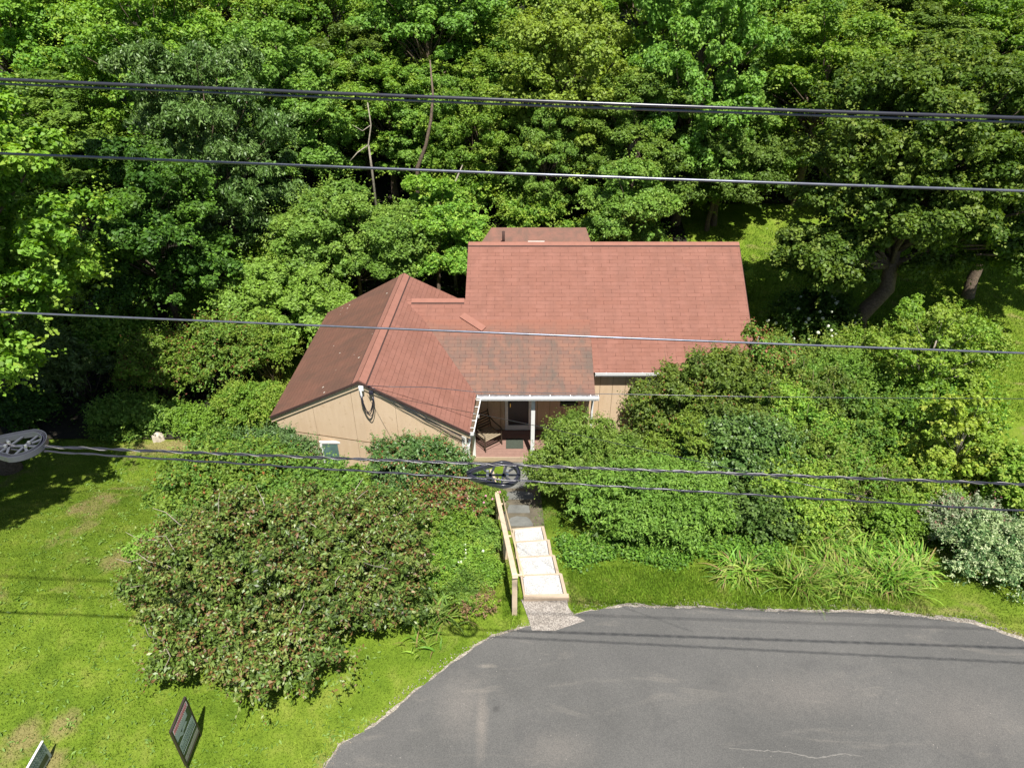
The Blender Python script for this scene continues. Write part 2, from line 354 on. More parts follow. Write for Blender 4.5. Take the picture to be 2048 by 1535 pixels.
def unit(a): return a / (np.linalg.norm(a, axis=1)[:, None] + 1e-9)
def leaves(rng, cl, n, L, W, cols, sub=9, subr=.42, up=.5, jit=.55, droop=.15, low=-.35, rad=(.55, 1.0), alt=None, altp=0, cvar=.16, subflat=.8):
    """n leaves over clumps cl[k] = x, y, z, rx, ry, rz; every clump is broken into small lobes"""
    cl = np.asarray(cl, float); m = len(cl); wgt = cl[:, 3] * cl[:, 4]; wgt = wgt / wgt.sum()
    d = rng.normal(size=(m, sub, 3)); d /= np.linalg.norm(d, axis=2)[:, :, None]; d[:, :, 2] = np.where(d[:, :, 2] < low, -d[:, :, 2] * .7, d[:, :, 2])
    sc = cl[:, None, :3] + d * cl[:, None, 3:6] * rng.uniform(.45, .85, (m, sub, 1))
    sr = cl[:, 3:6].mean(1)[:, None] * subr * rng.uniform(.7, 1.25, (m, sub))
    ci = rng.choice(m, n, p=wgt); si = rng.integers(0, sub, n)
    e = unit(rng.normal(size=(n, 3)) + d[ci, si] * .7 + np.array([0, 0, .35]))
    r = sr[ci, si][:, None] * rng.uniform(rad[0], rad[1], (n, 1)) ** .6
    P = sc[ci, si] + e * r * np.array([1, 1, subflat])
    N = unit(e * .55 + np.array([0, 0, up]) + rng.normal(size=(n, 3)) * jit)
    T = rng.normal(size=(n, 3)) + e * .7 + np.array([0, 0, -droop * 2]); T = unit(T - N * (T * N).sum(1)[:, None])
    cols = np.asarray(cols, float); ct = rng.uniform(0, 1, m); st = rng.uniform(0, 1, (m, sub))
    t = np.clip(ct[ci] * .45 + st[ci, si] * .25 + rng.uniform(0, 1, n) * .3, 0, 1)[:, None] * (len(cols) - 1)
    i0 = np.minimum(t.astype(int), len(cols) - 2)[:, 0]; fr = t - i0[:, None]
    col = cols[i0] * (1 - fr) + cols[i0 + 1] * fr
    if alt is not None:
        am = (rng.uniform(size=n) < altp * 3.2 * st[ci, si] ** 2.2); col[am] = np.asarray(alt)[rng.integers(0, len(alt), am.sum())]
    col = col * (1 + rng.normal(size=(n, 1)) * cvar)
    s = rng.uniform(.7, 1.25, n)
    return P, N, T, L * s, W * s, col

def blob_clumps(rng, cx, cy, cz, rx, ry, rz, m, cr, shell=(.55, .95), low=-.2, flat=.75):
    """clump centres spread over an ellipsoid crown"""
    out = []; pts = []
    k = 0
    while len(out) < m and k < m * 60:
        k += 1
        best = None
        for _ in range(6):
            d = rng.normal(size=3); d /= np.linalg.norm(d)
            if d[2] < low: d[2] = abs(d[2]) * .5
            q = d * rng.uniform(*shell)
            dist = min([np.linalg.norm(q - p) for p in pts] or [9])
            if best is None or dist > best[0]: best = (dist, q)
        q = best[1]; pts.append(q); r = cr * rng.uniform(.75, 1.3)
        out.append((cx + q[0] * rx, cy + q[1] * ry, cz + q[2] * rz, r, r, r * flat))
    return out

def limbs(rng, base, top, r0, cl, every=2, r1=.03, bend=.3, n=7):
    mb = MB(); base = Vector(base); top = Vector(top); K = 7
    tr = [base.lerp(top, k / (K - 1)) + Vector(rng.normal(size=3) * r0 * .45 * (0 < k)) for k in range(K)]
    mb.tube([tr[0] - Vector((0, 0, .3))] + tr, [r0 * 1.25] + [r0 * (1.15 - .85 * k / (K - 1)) for k in range(K)], n + 3)
    for c in cl[::every]:
        e = Vector(c[:3]); f = min(.92, max(.42, (e.z - base.z) / max(.1, (top.z - base.z)) * .62)); k = f * (K - 1); i = int(k)
        s = tr[i].lerp(tr[min(i + 1, K - 1)], k - i); mid = s.lerp(e, .5) + Vector((0, 0, .06 * (e - s).length)) + Vector(rng.normal(size=3)) * bend * .15 * (e - s).length
        rr = r0 * (1.0 - .8 * f) * .5
        pts = [s, s.lerp(mid, .55) + Vector(rng.normal(size=3)) * .03, mid, mid.lerp(e, .6), e]
        mb.tube(pts, [rr, rr * .8, rr * .6, rr * .4, r1 * .6], n - 2)
    return mb

# ---------------------------------------------------------------- structures: ground, road, gravel
def inpoly(x, y, P):
    r = np.zeros(np.shape(x), bool); n = len(P)
    for i in range(n):
        x1, y1 = P[i]; x2, y2 = P[(i + 1) % n]
        c = ((y1 > y) != (y2 > y)); xi = (x2 - x1) * (y - y1) / (y2 - y1 + 1e-12) + x1
        r ^= c & (x < xi)
    return r
def grid(name, xs, ys, mat, zf, kind='structure', dz=0):
    X, Y = np.meshgrid(xs, ys); Z = zf(X, Y) + dz
    V = np.stack([X, Y, Z], 2).reshape(-1, 3); nx = len(xs); Fc = []
    for j in range(len(ys) - 1):
        for i in range(nx - 1): a = j * nx + i; Fc.append((a, a + 1, a + nx + 1, a + nx))
    me = bpy.data.meshes.new(name); me.from_pydata(V.tolist(), [], Fc); me.materials.append(M[mat]); me.shade_smooth()
    o = bpy.data.objects.new(name, me); C.objects.link(o); return tag(o, kind=kind)
rg = np.random.default_rng(4)
xs = np.concatenate([np.linspace(-150, -24, 12), np.linspace(-22, 22, 90), np.linspace(24, 150, 12)])
ys = np.concatenate([np.linspace(-60, 0, 8), np.linspace(2, 30, 70), np.linspace(31, 60, 24), np.linspace(65, 170, 12)])
def zg(X, Y):
    b = .035 * np.sin(X * 1.3 + Y * .7) * np.sin(Y * 1.1 - X * .4)
    calm = np.clip((np.abs(X - .6) - 2.0) / 2, 0, 1) * np.clip((Y - 10.6) / 2 + (X < -4) * 1.5, 0, 1)
    return terr(X, Y) + b * np.clip(calm, 0, 1)
grid('ground', xs, ys, 'lawn', zg)
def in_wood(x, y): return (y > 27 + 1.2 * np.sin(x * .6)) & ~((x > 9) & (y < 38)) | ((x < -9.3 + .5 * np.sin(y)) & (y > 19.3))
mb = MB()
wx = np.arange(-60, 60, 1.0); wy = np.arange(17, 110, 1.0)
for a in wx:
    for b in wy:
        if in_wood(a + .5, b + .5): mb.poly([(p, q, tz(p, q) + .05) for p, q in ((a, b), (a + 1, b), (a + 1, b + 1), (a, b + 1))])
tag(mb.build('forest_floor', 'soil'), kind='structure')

def ragged(P, amp, step, seed, off=0):
    r = random.Random(seed); out = []
    for (a, b) in zip(P, P[1:]):
        d = math.dist(a, b); n = max(1, int(d / step))
        nx, ny = -(b[1] - a[1]) / d, (b[0] - a[0]) / d
        for k in range(n):
            t = k / n; o = off + r.uniform(-amp, amp) + amp * 1.1 * math.sin((a[0] + t * (b[0] - a[0])) * 2.1 + seed)
            out.append((a[0] + (b[0] - a[0]) * t + nx * o, a[1] + (b[1] - a[1]) * t + ny * o))
    out.append(P[-1]); return out
road_edge = ragged(ROAD, .018, .12, 3)
mb = MB(); mb.poly([(x, y, -.012) for x, y in road_edge + [(22, 5.5), (22, -40), (-7, -40), (-4.6, 2)]][::-1])
rd = mb.build('road', 'asphalt'); tag(rd, kind='structure')
mb = MB(); ge = ragged(ROAD, .022, .07, 9, .035)
# wider gravel spots
def gw(x): return .0 + .09 * math.exp(-((x - 8.1) / .9) ** 2) + .07 * math.exp(-((x - 9.9) / .8) ** 2) + .06 * math.exp(-((x - 2.6) / .6) ** 2) + .05 * math.exp(-((x + .7) / .4) ** 2) + .06 * math.exp(-((x - 5.9) / .5) ** 2)
def outward(P, o):
    Q = []
    for k, (x, y) in enumerate(P):
        a, b = P[max(0, k - 1)], P[min(len(P) - 1, k + 1)]; d = math.dist(a, b) + 1e-9; q = o(x, k)
        Q.append((x - (b[1] - a[1]) / d * q, y + (b[0] - a[0]) / d * q))
    return Q
rr_ = random.Random(31); smooth_edge = ragged(ROAD, .0, .07, 9); nz = [rr_.uniform(-.018, .018) for _ in range(len(smooth_edge))]
oe = outward(smooth_edge, lambda x, k: .035 + gw(x) + nz[k] + .02 * math.sin(k * .33) + .012 * math.sin(k * .9)); ie = outward(smooth_edge, lambda x, k: -.14)
for k in range(len(oe) - 1):
    mb.poly([(*ie[k], -.016), (*ie[k + 1], -.016), (*oe[k + 1], -.016), (*oe[k], -.016)])
tag(mb.build('gravel_verge', 'gravel'), kind='structure')
mb = MB()
pb = MB(); r = random.Random(21)
for (x, y) in ragged(ROAD, .06, .018, 5, .05):
    for _ in range(1):
        s_ = r.uniform(.004, .011); q = (x + r.gauss(0, .03), y + abs(r.gauss(0, .045)) + gw(x) * r.random(), -.012)
        pb.box(-s_, s_, -s_ * .8, s_ * .8, -s_ * .3, s_ * .5, Matrix.Rotation(r.uniform(0, 6), 3, 'Z') @ Matrix.Rotation(r.uniform(-.4, .4), 3, 'X'), q)
tag(pb.build('edge_pebbles', 'gravel'), kind='stuff')
def streak(pts, w_, mat, name, z=-.009):
    mb = MB(); r = random.Random(int(pts[0][0] * 100)); P = []
    for (a, b) in zip(pts, pts[1:]):
        n = max(2, int(math.dist(a, b) / .06))
        for k in range(n): t = k / n; P.append((a[0] + (b[0] - a[0]) * t + r.gauss(0, .008), a[1] + (b[1] - a[1]) * t + r.gauss(0, .008)))
    for k in range(len(P) - 1):
        q = w_ * (.4 + .6 * math.sin(math.pi * k / len(P))) * r.uniform(.6, 1.3); (x0, y0), (x1, y1) = P[k], P[k + 1]
        mb.poly([(x0, y0 - q, z), (x1, y1 - q, z), (x1, y1 + q, z), (x0, y0 + q, z)])
    return tag(mb.build(name, mat), kind='structure')
streak([(3.9, 7.05), (4.4, 7.0), (4.9, 6.98), (5.4, 6.86), (5.9, 6.95), (6.3, 6.9)], .012, 'crackdust', 'road_crack')
mb = MB()
ap = [(.2, 10.36), (1.2, 10.4), (1.22, 10.15), (1.33, 9.95), (1.55, 9.8), (.9, 9.55), (.42, 9.55), (.36, 9.8), (.28, 10.1)]
mb.poly([(x, y, -.004) for x, y in ap]); tag(mb.build('gravel_apron', 'apron'), kind='structure')

# ---------------------------------------------------------------- the house
house = empty('house', (0, 20, -2.3), 'single storey tan house with red and brown shingle roofs and a small front porch', 'house')
hp = lambda o: wparent(o, house)
ZE = .45; ZR = 2.08
wFL = at(540, 832, z=ZE); wFR = at(940, 865, z=ZE); wA = at(717, 762, z=ZR); wB = at(808, 547, z=ZR); wBL = at(655, 625, z=ZE)
wBR = Vector((2 * wB.x - wBL.x, wBL.y, ZE))
mRL = at(937, 485, z=3.13); mRR = at(1475, 481, z=3.13); mRR.y = mRL.y
def mz(y): return .5 + (y - 18.78) * (3.13 - .5) / (mRL.y - 18.78)
mEL = Vector((-1.54, 18.78, .5)); mER = Vector((7.70, 18.78, .5)); mRR.y = mRL.y
yc = 21.02; zc = mz(yc)
def shingled(name, pts, mat, th=.05, label=None):
    o = hp(MB().slab(pts, th).build(name, mat))
    if label: o['label'] = label
    return o
# main slope continues left of its rake as the front of the low link roof
xr = mRL.x - .02
shingled('roof', [mRL, mRR, mER, (-3.45, 18.78, .5), (-3.45, yc, zc), (xr - .03, yc, zc)], 'roof_red', label='large red shingle front slope of the main roof')
bk = lambda p, d, z: (p[0], p[1] + d, z)
shingled('roof', [(mRL.x, mRL.y, 3.13), (mRR.x, mRR.y, 3.13), (mRR.x + .02, mRR.y + 4.1, .5), (mRL.x, mRL.y + 4.1, .5)], 'roof_red', label='back slope of the main roof')
shingled('roof', [(-3.45, yc, zc), (xr - .03, yc, zc), (xr - .03, yc + 2.4, .5), (-3.45, yc + 2.4, .5)], 'roof_red', label='back slope of the low link roof')
# wing
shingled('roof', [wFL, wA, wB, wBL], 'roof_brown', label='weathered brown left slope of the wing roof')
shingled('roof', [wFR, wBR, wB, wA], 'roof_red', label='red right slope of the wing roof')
# porch slope
pE = 17.62; pz = lambda y: ZE + (y - pE) * (mz(20.35) - ZE) / (20.35 - pE)
shingled('porch_roof', [(-3.3, pE, ZE), (2.5, pE, ZE), (2.52, 20.36, pz(20.36) + .012), (-3.3, 20.36, pz(20.36) + .012)], 'roof_mix', .05, 'stained brown blend shingle porch roof')
# rear ell
re = [(-1.25, 24.9, 2.05), (3.12, 24.9, 2.05), (2.85, 26.75, 2.12), (-.86, 26.75, 2.12)]
re = [at(958, 492, z=2.12), at(1184, 492, z=2.12), at(1172, 455, z=2.22), at(983, 455, z=2.22)]
shingled('rear_roof', re, 'roof_rear', .06, 'faded rear roof beyond the main ridge')
hp(MB().box(-.75, 2.75, 24.0, re[2].y - .3, -2.4, 2.05).build('rear_wall', 'siding'))
# ridge caps with a dark lower seam that also paints their shadow line
def cap(a, b, w, na, nb, name='ridge_cap'):
    a = Vector(a); b = Vector(b); d = (b - a).normalized(); mb = MB(); sm = MB()
    for nrm in (na, nb):
        nrm = Vector(nrm).normalized(); dn = nrm.cross(d).normalized()
        if dn.z > 0: dn = -dn
        q = [a + nrm * .028, b + nrm * .028, b + dn * w + nrm * .022, a + dn * w + nrm * .022]
        mb.slab([a + nrm * .028, b + nrm * .028, b + dn * w + nrm * .02, a + dn * w + nrm * .02], .016, nrm)
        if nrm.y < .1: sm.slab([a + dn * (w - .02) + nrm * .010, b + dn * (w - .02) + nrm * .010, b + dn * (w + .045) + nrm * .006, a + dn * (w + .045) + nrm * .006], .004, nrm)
    c = hp(mb.build(name, 'cap'))
    if sm.v: wparent(sm.build('seam', 'seam'), c) if False else hp(sm.build('cap_seam_shadow', 'seam'))
nf = Vector((0, -(3.13 - .5), mRL.y - 18.78)); nb_ = Vector((0, (3.13 - .5), 4.1))
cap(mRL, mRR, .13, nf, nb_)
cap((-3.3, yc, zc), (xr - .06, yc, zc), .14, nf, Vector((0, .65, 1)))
nwR = (wFR - wA).cross(wB - wA); nwR = nwR if nwR.z > 0 else -nwR
nwL = (wB - wA).cross(wFL - wA); nwL = nwL if nwL.z > 0 else -nwL
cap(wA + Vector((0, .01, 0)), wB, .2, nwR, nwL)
# loose ridge-cap strip lying where porch roof dies into the main slope
def on_main(px, py):
    a = at(px, py, z=3); o = Vector((0, 0, H)); d = (a - o); k = (3.13 - .5) / (mRL.y - 18.78)
    t = (.5 - 18.78 * k - H) / (d.z - k * d.y); return o + d * t
def on_porch(px, py):
    a = at(px, py, z=3); o = Vector((0, 0, H)); d = (a - o); k = (pz(20.35) - ZE) / (20.35 - pE)
    t = (ZE - pE * k - H) / (d.z - k * d.y); return o + d * t
a, b = on_porch(924, 632), on_porch(968, 660)
mb = MB().beam(a + Vector((0, 0, .05)), b + Vector((0, 0, .045)), .24, .02, (0, -.35, 1)); hp(mb.build('roof_patch', 'cap'))
# black rake edges, seams
def edge(p, q, w=.03, h=.06, mat='seam', name='drip_edge', dz=-.03, dy=0):
    return hp(MB().beam(Vector(p) + Vector((0, dy, dz)), Vector(q) + Vector((0, dy, dz)), w, h).build(name, mat))
edge(wFL, wA, dy=-.02); edge(wA, wFR, dy=-.02)
edge(mRL, mEL, .03, .05); edge(mRR, mER, .03, .05)
# vent pipe and flashing on the rear roof
p = at(1007, 484, z=2.2); hp(MB().tube([p - Vector((0, 0, .1)), p + Vector((0, 0, .42))], .055, 10).build('vent_pipe', 'seam', smooth=True))
p = at(1056, 484, z=2.45); q = at(1089, 484, z=2.45); hp(MB().box(p.x, q.x, p.y, p.y + .05, 2.15, 2.47).build('flashing', 'offwhite'))

# walls with battens of grooved plywood: boards proud of a dark backing
def boardwall(name, x0, x1, y, z0, zt, pitch=.405, gap=.012, mat='siding', yf=None):
    """front wall at y (outside towards -y); zt(x) = top; y may lean with x by slope"""
    mb = MB(); back = MB(); x = x0
    Y = yf or (lambda q: y)
    while x < x1 - .02:
        xe = min(x + pitch, x1); a, b = x + (gap / 2 if x > x0 else 0), xe - (gap / 2 if xe < x1 else 0)
        P = [(a, Y(a), z0), (b, Y(b), z0), (b, Y(b), zt(b)), (a, Y(a), zt(a))]
        if a < apexx < b and name == 'gable_wall': P = [(a, Y(a), z0), (apexx, Y(apexx), z0), (apexx, Y(apexx), zt(apexx)), (a, Y(a), zt(a))]; mb.poly([(apexx, Y(apexx), z0), (b, Y(b), z0), (b, Y(b), zt(b)), (apexx, Y(apexx), zt(apexx))])
        mb.poly(P); Q = [(p[0], p[1] + .012, p[2]) for p in P]
        for i in range(len(P)): j = (i + 1) % len(P); mb.poly([P[j], P[i], Q[i], Q[j]])
        x = xe
    for u0, u1 in ([(x0, apexx), (apexx, x1)] if name == 'gable_wall' else [(x0, x1)]):
        P = [(u0, Y(u0) + .012, z0), (u1, Y(u1) + .012, z0), (u1, Y(u1) + .012, zt(u1)), (u0, Y(u0) + .012, zt(u0))]
        back.poly(P); Q = [(p[0], p[1] + .12, p[2]) for p in P]; back.poly(Q[::-1])
        for i in range(len(P)): j = (i + 1) % len(P); back.poly([P[j], P[i], Q[i], Q[j]])
    hp(back.build(name + '_backing' if False else 'wall_backing', 'groove'))
    return hp(mb.build(name, mat))
apexx = wA.x
sl_ = (wFR.y - wFL.y) / (wFR.x - wFL.x)
def gz(x):
    if x < apexx: return ZE + (x - wFL.x) / (apexx - wFL.x) * (ZR - ZE) - .07
    return ZE + (wFR.x - x) / (wFR.x - apexx) * (ZR - ZE) - .07
gx0, gx1 = wFL.x + .16, wFR.x - .14; gy = lambda x: float(np.interp(x, [wFL.x, wA.x, wFR.x], [wFL.y, wA.y, wFR.y])) + .06
boardwall('gable_wall', gx0, gx1, gy(gx0), -2.45, gz, 1.2, .008, yf=gy)
# cream rake boards, trim seam across gable
def rake(a, b, w=.17):
    a = Vector(a); b = Vector(b); mb = MB(); yo = Vector((0, .03, 0)); dn = Vector((0, 0, -w))
    mb.poly([a + dn + yo * 0, b + dn, b, a]); mb.poly([a + yo, b + yo, b + dn + yo, a + dn + yo]); mb.poly([a + dn, a + dn + yo, b + dn + yo, b + dn])
    return hp(mb.build('rake_board', 'trim_tan'))
for A_, B_ in ((wFL, wA), (wA, wFR)):
    rake(A_ + Vector((0, .022, -.06)), B_ + Vector((0, .022, -.06)))
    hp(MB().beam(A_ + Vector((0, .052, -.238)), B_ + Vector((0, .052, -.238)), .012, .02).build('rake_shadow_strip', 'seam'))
hp(MB().beam((gx0 + .3, gy(gx0 + .3) - .003, -.02), (apexx, gy(apexx) - .003, -.02), .01, .014).beam((apexx, gy(apexx) - .003, -.02), (gx1 - .3, gy(gx1 - .3) - .003, -.02), .01, .014).build('siding_joint', 'groove'))
# wing side walls
hp(MB().slab([(gx0, gy(gx0) + .01, ZE), (gx0 + .12, gy(gx0), ZE), (wBL.x + .25, wBL.y - .1, ZE), (wBL.x + .13, wBL.y - .1, ZE)], 2.9, (0, 0, 1)).build('side_wall', 'siding'))
xw = gx1
hp(MB().slab([(xw - .12, gy(xw) + .02, ZE - .08), (xw, gy(xw) + .02, ZE - .08), (xw + .12, 19.4, ZE - .08), (xw, 19.4, ZE - .08)], 2.85, (0, 0, 1)).build('side_wall', 'siding'))
hp(MB().box(-6.5, -1.2, wBL.y - .2, wBL.y - .08, -2.45, .4).build('back_wall', 'siding'))
# window on wing gable
def window(x0, x1, z0, z1, y, mat='white', glass='glass', fw=.075, proud=.03, rail=True, par=house, name='window'):
    mb = MB()
    mb.box(x0 - fw, x0, y - proud, y + .02, z0 - fw, z1 + fw); mb.box(x1, x1 + fw, y - proud, y + .02, z0 - fw, z1 + fw)
    mb.box(x0, x1, y - proud, y + .02, z1, z1 + fw); mb.box(x0, x1, y - proud - .03, y + .02, z0 - fw, z0)
    if rail: mb.box(x0, x1, y - proud + .012, y + .02, (z0 + z1) / 2 - .02, (z0 + z1) / 2 + .02)
    f = hp(mb.build(name, mat, bevel=.004))
    g = MB().box(x0, x1, y - .010, y + .015, z0, z1).build('pane', glass); wparent(g, house); g.parent = f; g.matrix_parent_inverse = f.matrix_parent_inverse.inverted() @ f.matrix_parent_inverse if False else Matrix.Identity(4)
    return f
w1 = at(646, 882, Y=16.25); w2 = at(691, 882, Y=16.25)
wy_ = gy((w1.x + w2.x) / 2)
window(w1.x, w2.x, w1.z - 1.05, w1.z, wy_ - .015, glass='glass_teal', rail=True)
# main front wall, under porch and right of it
ws = 18.97
boardwall('porch_wall', xw + .1, 2.42, ws + .18, -2.05, lambda x: .7, .41)
boardwall('front_wall', 2.42, 7.5, ws, -2.45, lambda x: .48, .405)
hp(MB().box(7.38, 7.5, ws + .02, mRL.y + 3.9, -2.45, .45).build('side_wall', 'siding'))
mb = MB(); mb.poly([(7.5, ws, .40), (7.5, mRL.y + 3.9, .42), (7.5, mRL.y, 3.0)]); mb.poly([(7.38, ws, .40), (7.38, mRL.y, 3.0), (7.38, mRL.y + 3.9, .42)]); hp(mb.build('end_gable', 'siding'))
mb = MB(); xx = mRL.x + .2; mb.poly([(xx, ws + .3, .40), (xx, mRL.y, 3.0), (xx, mRL.y + 3.9, .42), (xx, mRL.y + 3.9, -2.45), (xx, ws + .3, -2.45)]); hp(mb.build('end_gable', 'siding'))
hp(MB().box(xx, 7.38, mRL.y + 3.78, mRL.y + 3.9, -2.45, .4).build('back_wall', 'siding'))
# little return wall at right end of the porch
hp(MB().box(2.30, 2.42, 18.2, ws + .17, -2.05, .5).build('porch_return_wall', 'siding'))
# windows of the main house
window(1.58, 2.17, -1.0, .22, ws + .165, mat='trim_tan', glass='glass')
window(4.4, 5.1, -1.2, .05, ws - .015, mat='white', glass='glass')
# storm door
dx0, dx1, dz0, dz1 = -.24, .66, -1.99, .12; dy = ws + .165
mb = MB(); mb.box(dx0 - .09, dx0, dy - .05, dy + .03, dz0, dz1 + .09).box(dx1, dx1 + .09, dy - .05, dy + .03, dz0, dz1 + .09).box(dx0, dx1, dy - .05, dy + .03, dz1, dz1 + .09)
df = hp(mb.build('door_frame', 'trim_tan', bevel=.004))
mb = MB(); y0, y1 = dy - .075, dy - .02
mb.box(dx0 + .01, dx0 + .11, y0, y1, dz0 + .02, dz1).box(dx1 - .11, dx1 - .01, y0, y1, dz0 + .02, dz1).box(dx0 + .11, dx1 - .11, y0, y1, dz1 - .08, dz1).box(dx0 + .11, dx1 - .11, y0, y1, dz0 + .02, dz0 + .2)
dr = hp(mb.build('storm_door', 'white', bevel=.004))
def sub(o, p): o.parent = p; return o   # p carries the placing already
dpanel = hp(MB().box(dx0 + .11, dx1 - .11, dy - .03, dy + .01, dz0 + .2, dz1 - .55).build('door', 'door'))
hp(MB().box(dx0 + .11, dx1 - .11, dy - .035, dy + .01, dz1 - .5, dz1 - .08).build('door_glass', 'glass'))
hp(MB().box(dx0 + .11, dx1 - .11, dy - .06, dy + .01, dz1 - .55, dz1 - .5).build('door_rail', 'seam'))
mb = MB(); mb.box(dx0 + .17, dx0 + .2, dy - .1, dy - .03, -1.02, -.86); hp(mb.build('door_handle', 'brass', bevel=.005))
# porch deck
DX0, DX1, DY0 = xw + .0, 2.62, 17.68
mb = MB(); gp = MB(); y = DY0
while y < ws + .1:
    mb.box(DX0, DX1, y, y + .132, -2.03, -2.0); y += .14
hp(mb.build('deck_boards', 'deck')); hp(MB().box(DX0 + .02, DX1 - .02, DY0 + .02, ws + .2, -2.1, -2.035).build('deck_frame', 'deckgap'))
hp(MB().box(DX0, DX1, DY0 - .035, DY0 - .004, -2.19, -2.0).build('deck_fascia', 'wood')); hp(MB().box(DX0, DX1, DY0 + .03, DY0 + .06, -2.42, -2.19).build('deck_skirt', 'deckgap'))
# porch posts
for px in (948.5, 1066):
    p = at(px, 905, z=-2.0); yy = DY0 + .08; x = p.x if px < 1000 else at(1064.5, 905, Y=yy).x
    if px < 1000: x = at(948, 905, Y=yy).x - .0
    hp(MB().box(x - .06, x + .06, yy - .06, yy + .06, -2.0, pz(yy) - .17).build('porch_post', 'white', bevel=.004))
hp(MB().box(DX0 - .1, 2.45, DY0 + .01, DY0 + .13, .22, .36).build('porch_beam', 'offwhite'))
hp(MB().box(DX0, 2.42, DY0 + .14, ws + .16, .30, .33).build('porch_ceiling', 'siding'))
# gutters: open trough with lip and straps
def gutter(a, b, w, side, inner='gutter_in', strap=.55, fill=None):
    a = Vector(a); b = Vector(b); d = (b - a).normalized(); s = Vector(side).normalized(); up = Vector((0, 0, 1)); mb = MB()
    def bar(o0, wd, h, z): mb.beam(a + s * o0 + up * z, b + s * o0 + up * z, wd, h)
    bar(w, .014, .07, .022); bar(w + .004, .026, .014, .058); bar(w / 2, w - .02, .012, -.05)
    for e in (a, b): mb.beam(e + s * .0 + up * 0 - d * .004, e + s * w - d * .004, .012, .11)
    g = hp(mb.build('gutter', 'white'))
    L = (b - a).length; n = max(1, int(L / strap)); st = MB()
    for k in range(n):
        c = a + d * (L * (k + .6) / n); hp(MB().beam(c + up * .057, c + s * w + up * .057, .02, .008).build('gutter_strap', 'white'))
    i = MB().beam(a + s * w / 2 - up * .036, b + s * w / 2 - up * .036, w - .03, .014); i.beam(a + s * .008, b + s * .008, .012, .09); i.beam(a + s * w / 2 + up * .012, b + s * w / 2 + up * .012, w - .03, .012); hp(i.build('gutter_trough', fill or inner))
    return g
gutter((xw + .27, pE - .02, ZE - .045), (2.60, pE - .02, ZE - .045), .16, (0, -1, 0))
g0 = at(941, 866, z=ZE - .05); g1 = Vector((xw + .26, pE + .0, ZE - .05))
gutter(g0 + Vector((-.03, -.02, 0)), g1 + Vector((.0, -.16, 0)), .12, (1, -.05, 0), fill='debris', strap=.3)
gutter((2.62, 18.79, .44), (7.7, 18.79, .44), .06, (0, -1, 0))
# downspouts
def spout(pts, name='downspout', mat='white'):
    mb = MB()
    for a, b in zip(pts, pts[1:]): mb.beam(a, b, .075, .06, (0, 1, .01))
    return hp(mb.build(name, mat, bevel=.008))
spout([(2.52, pE - .05, .37), (2.52, pE + .1, .18), (2.5, 18.1, .05), (2.5, 18.1, -2.2)])
spout([(g0.x + .02, g0.y + .0, .34), (g0.x - .02, g0.y + .25, .12), (g0.x - .08, gy(gx1) + .1, -.1), (g0.x - .08, gy(gx1) + .1, -2.3)])
hp(MB().box(xw - .1, xw + .03, gy(xw) - .03, gy(xw) - .004, -2.4, .3).build('corner_board', 'offwhite'))
p = at(955, 832, Y=17.3); hp(MB().box(p.x - .05, p.x + .05, 17.27, 17.33, p.z - .04, p.z + .04).build('junction_box', 'white'))
# service entrance: weatherhead, insulators and drip loops
p0 = at(722, 775, Y=wA.y - .02)
mb = MB().box(p0.x - .06, p0.x + .07, p0.y - .05, p0.y + .02, p0.z - .08, p0.z + .06); mb.tube([p0 + Vector((-.02, -.03, 0)), p0 + Vector((-.0, -.05, -.3))], .03, 8); hp(mb.build('weatherhead', 'white', bevel=.01))
mb = MB().box(p0.x + .2, p0.x + .32, p0.y - .06, p0.y + .02, p0.z - .2, p0.z - .1); mb.box(p0.x + .27, p0.x + .32, p0.y - .06, p0.y - .01, p0.z - .46, p0.z - .28); hp(mb.build('cable_clamp', 'black', bevel=.008))
mb = MB()
for k, (dx, dep) in enumerate(((0, .68), (.05, .62), (.1, .70), (.02, .55))):
    pts = [p0 + Vector((-.03 + .02 * k, -.06, -.2))]
    for i in range(1, 12):
        t = i / 12; pts.append(p0 + Vector((-.05 + dx * .5 + t * .36, -.07 - .012 * k, -.2 - dep * math.sin(math.pi * t) ** .8 * (.9 + .1 * t))))
    pts.append(p0 + Vector((.3, -.06, -.25))); mb.tube(pts, .011, 6)
hp(mb.build('drip_loop', 'black', smooth=True))
mb = MB()
for k, r in enumerate((.012, .007, .005)):
    pts = []
    for i in range(16):
        t = i / 15; q = (wA + Vector((.25, 0, -.13))).lerp(wFR + Vector((-.15, 0, -.2)), t); pts.append(q + Vector((0, -.025 - .004 * k, -.03 * k - .05 * math.sin(t * math.pi) * (k > 0) + .012 * math.sin(i * 1.9 + k))))
    mb.tube(pts, r, 5)
hp(mb.build('rake_cable', 'black', smooth=True))
# white vent at the right rake
p = at(1517, 668, z=.75)
mb = MB().tube([p + Vector((0, 0, -.35)), p], .045, 10); mb.tube([p, p + Vector((0, 0, .07))], [.08, .06], 10); mb.tube([p + Vector((-.02, 0, -.05)), p + Vector((-.28, .05, .1))], .012, 6); hp(mb.build('wall_vent', 'vinyl_vent', smooth=True))

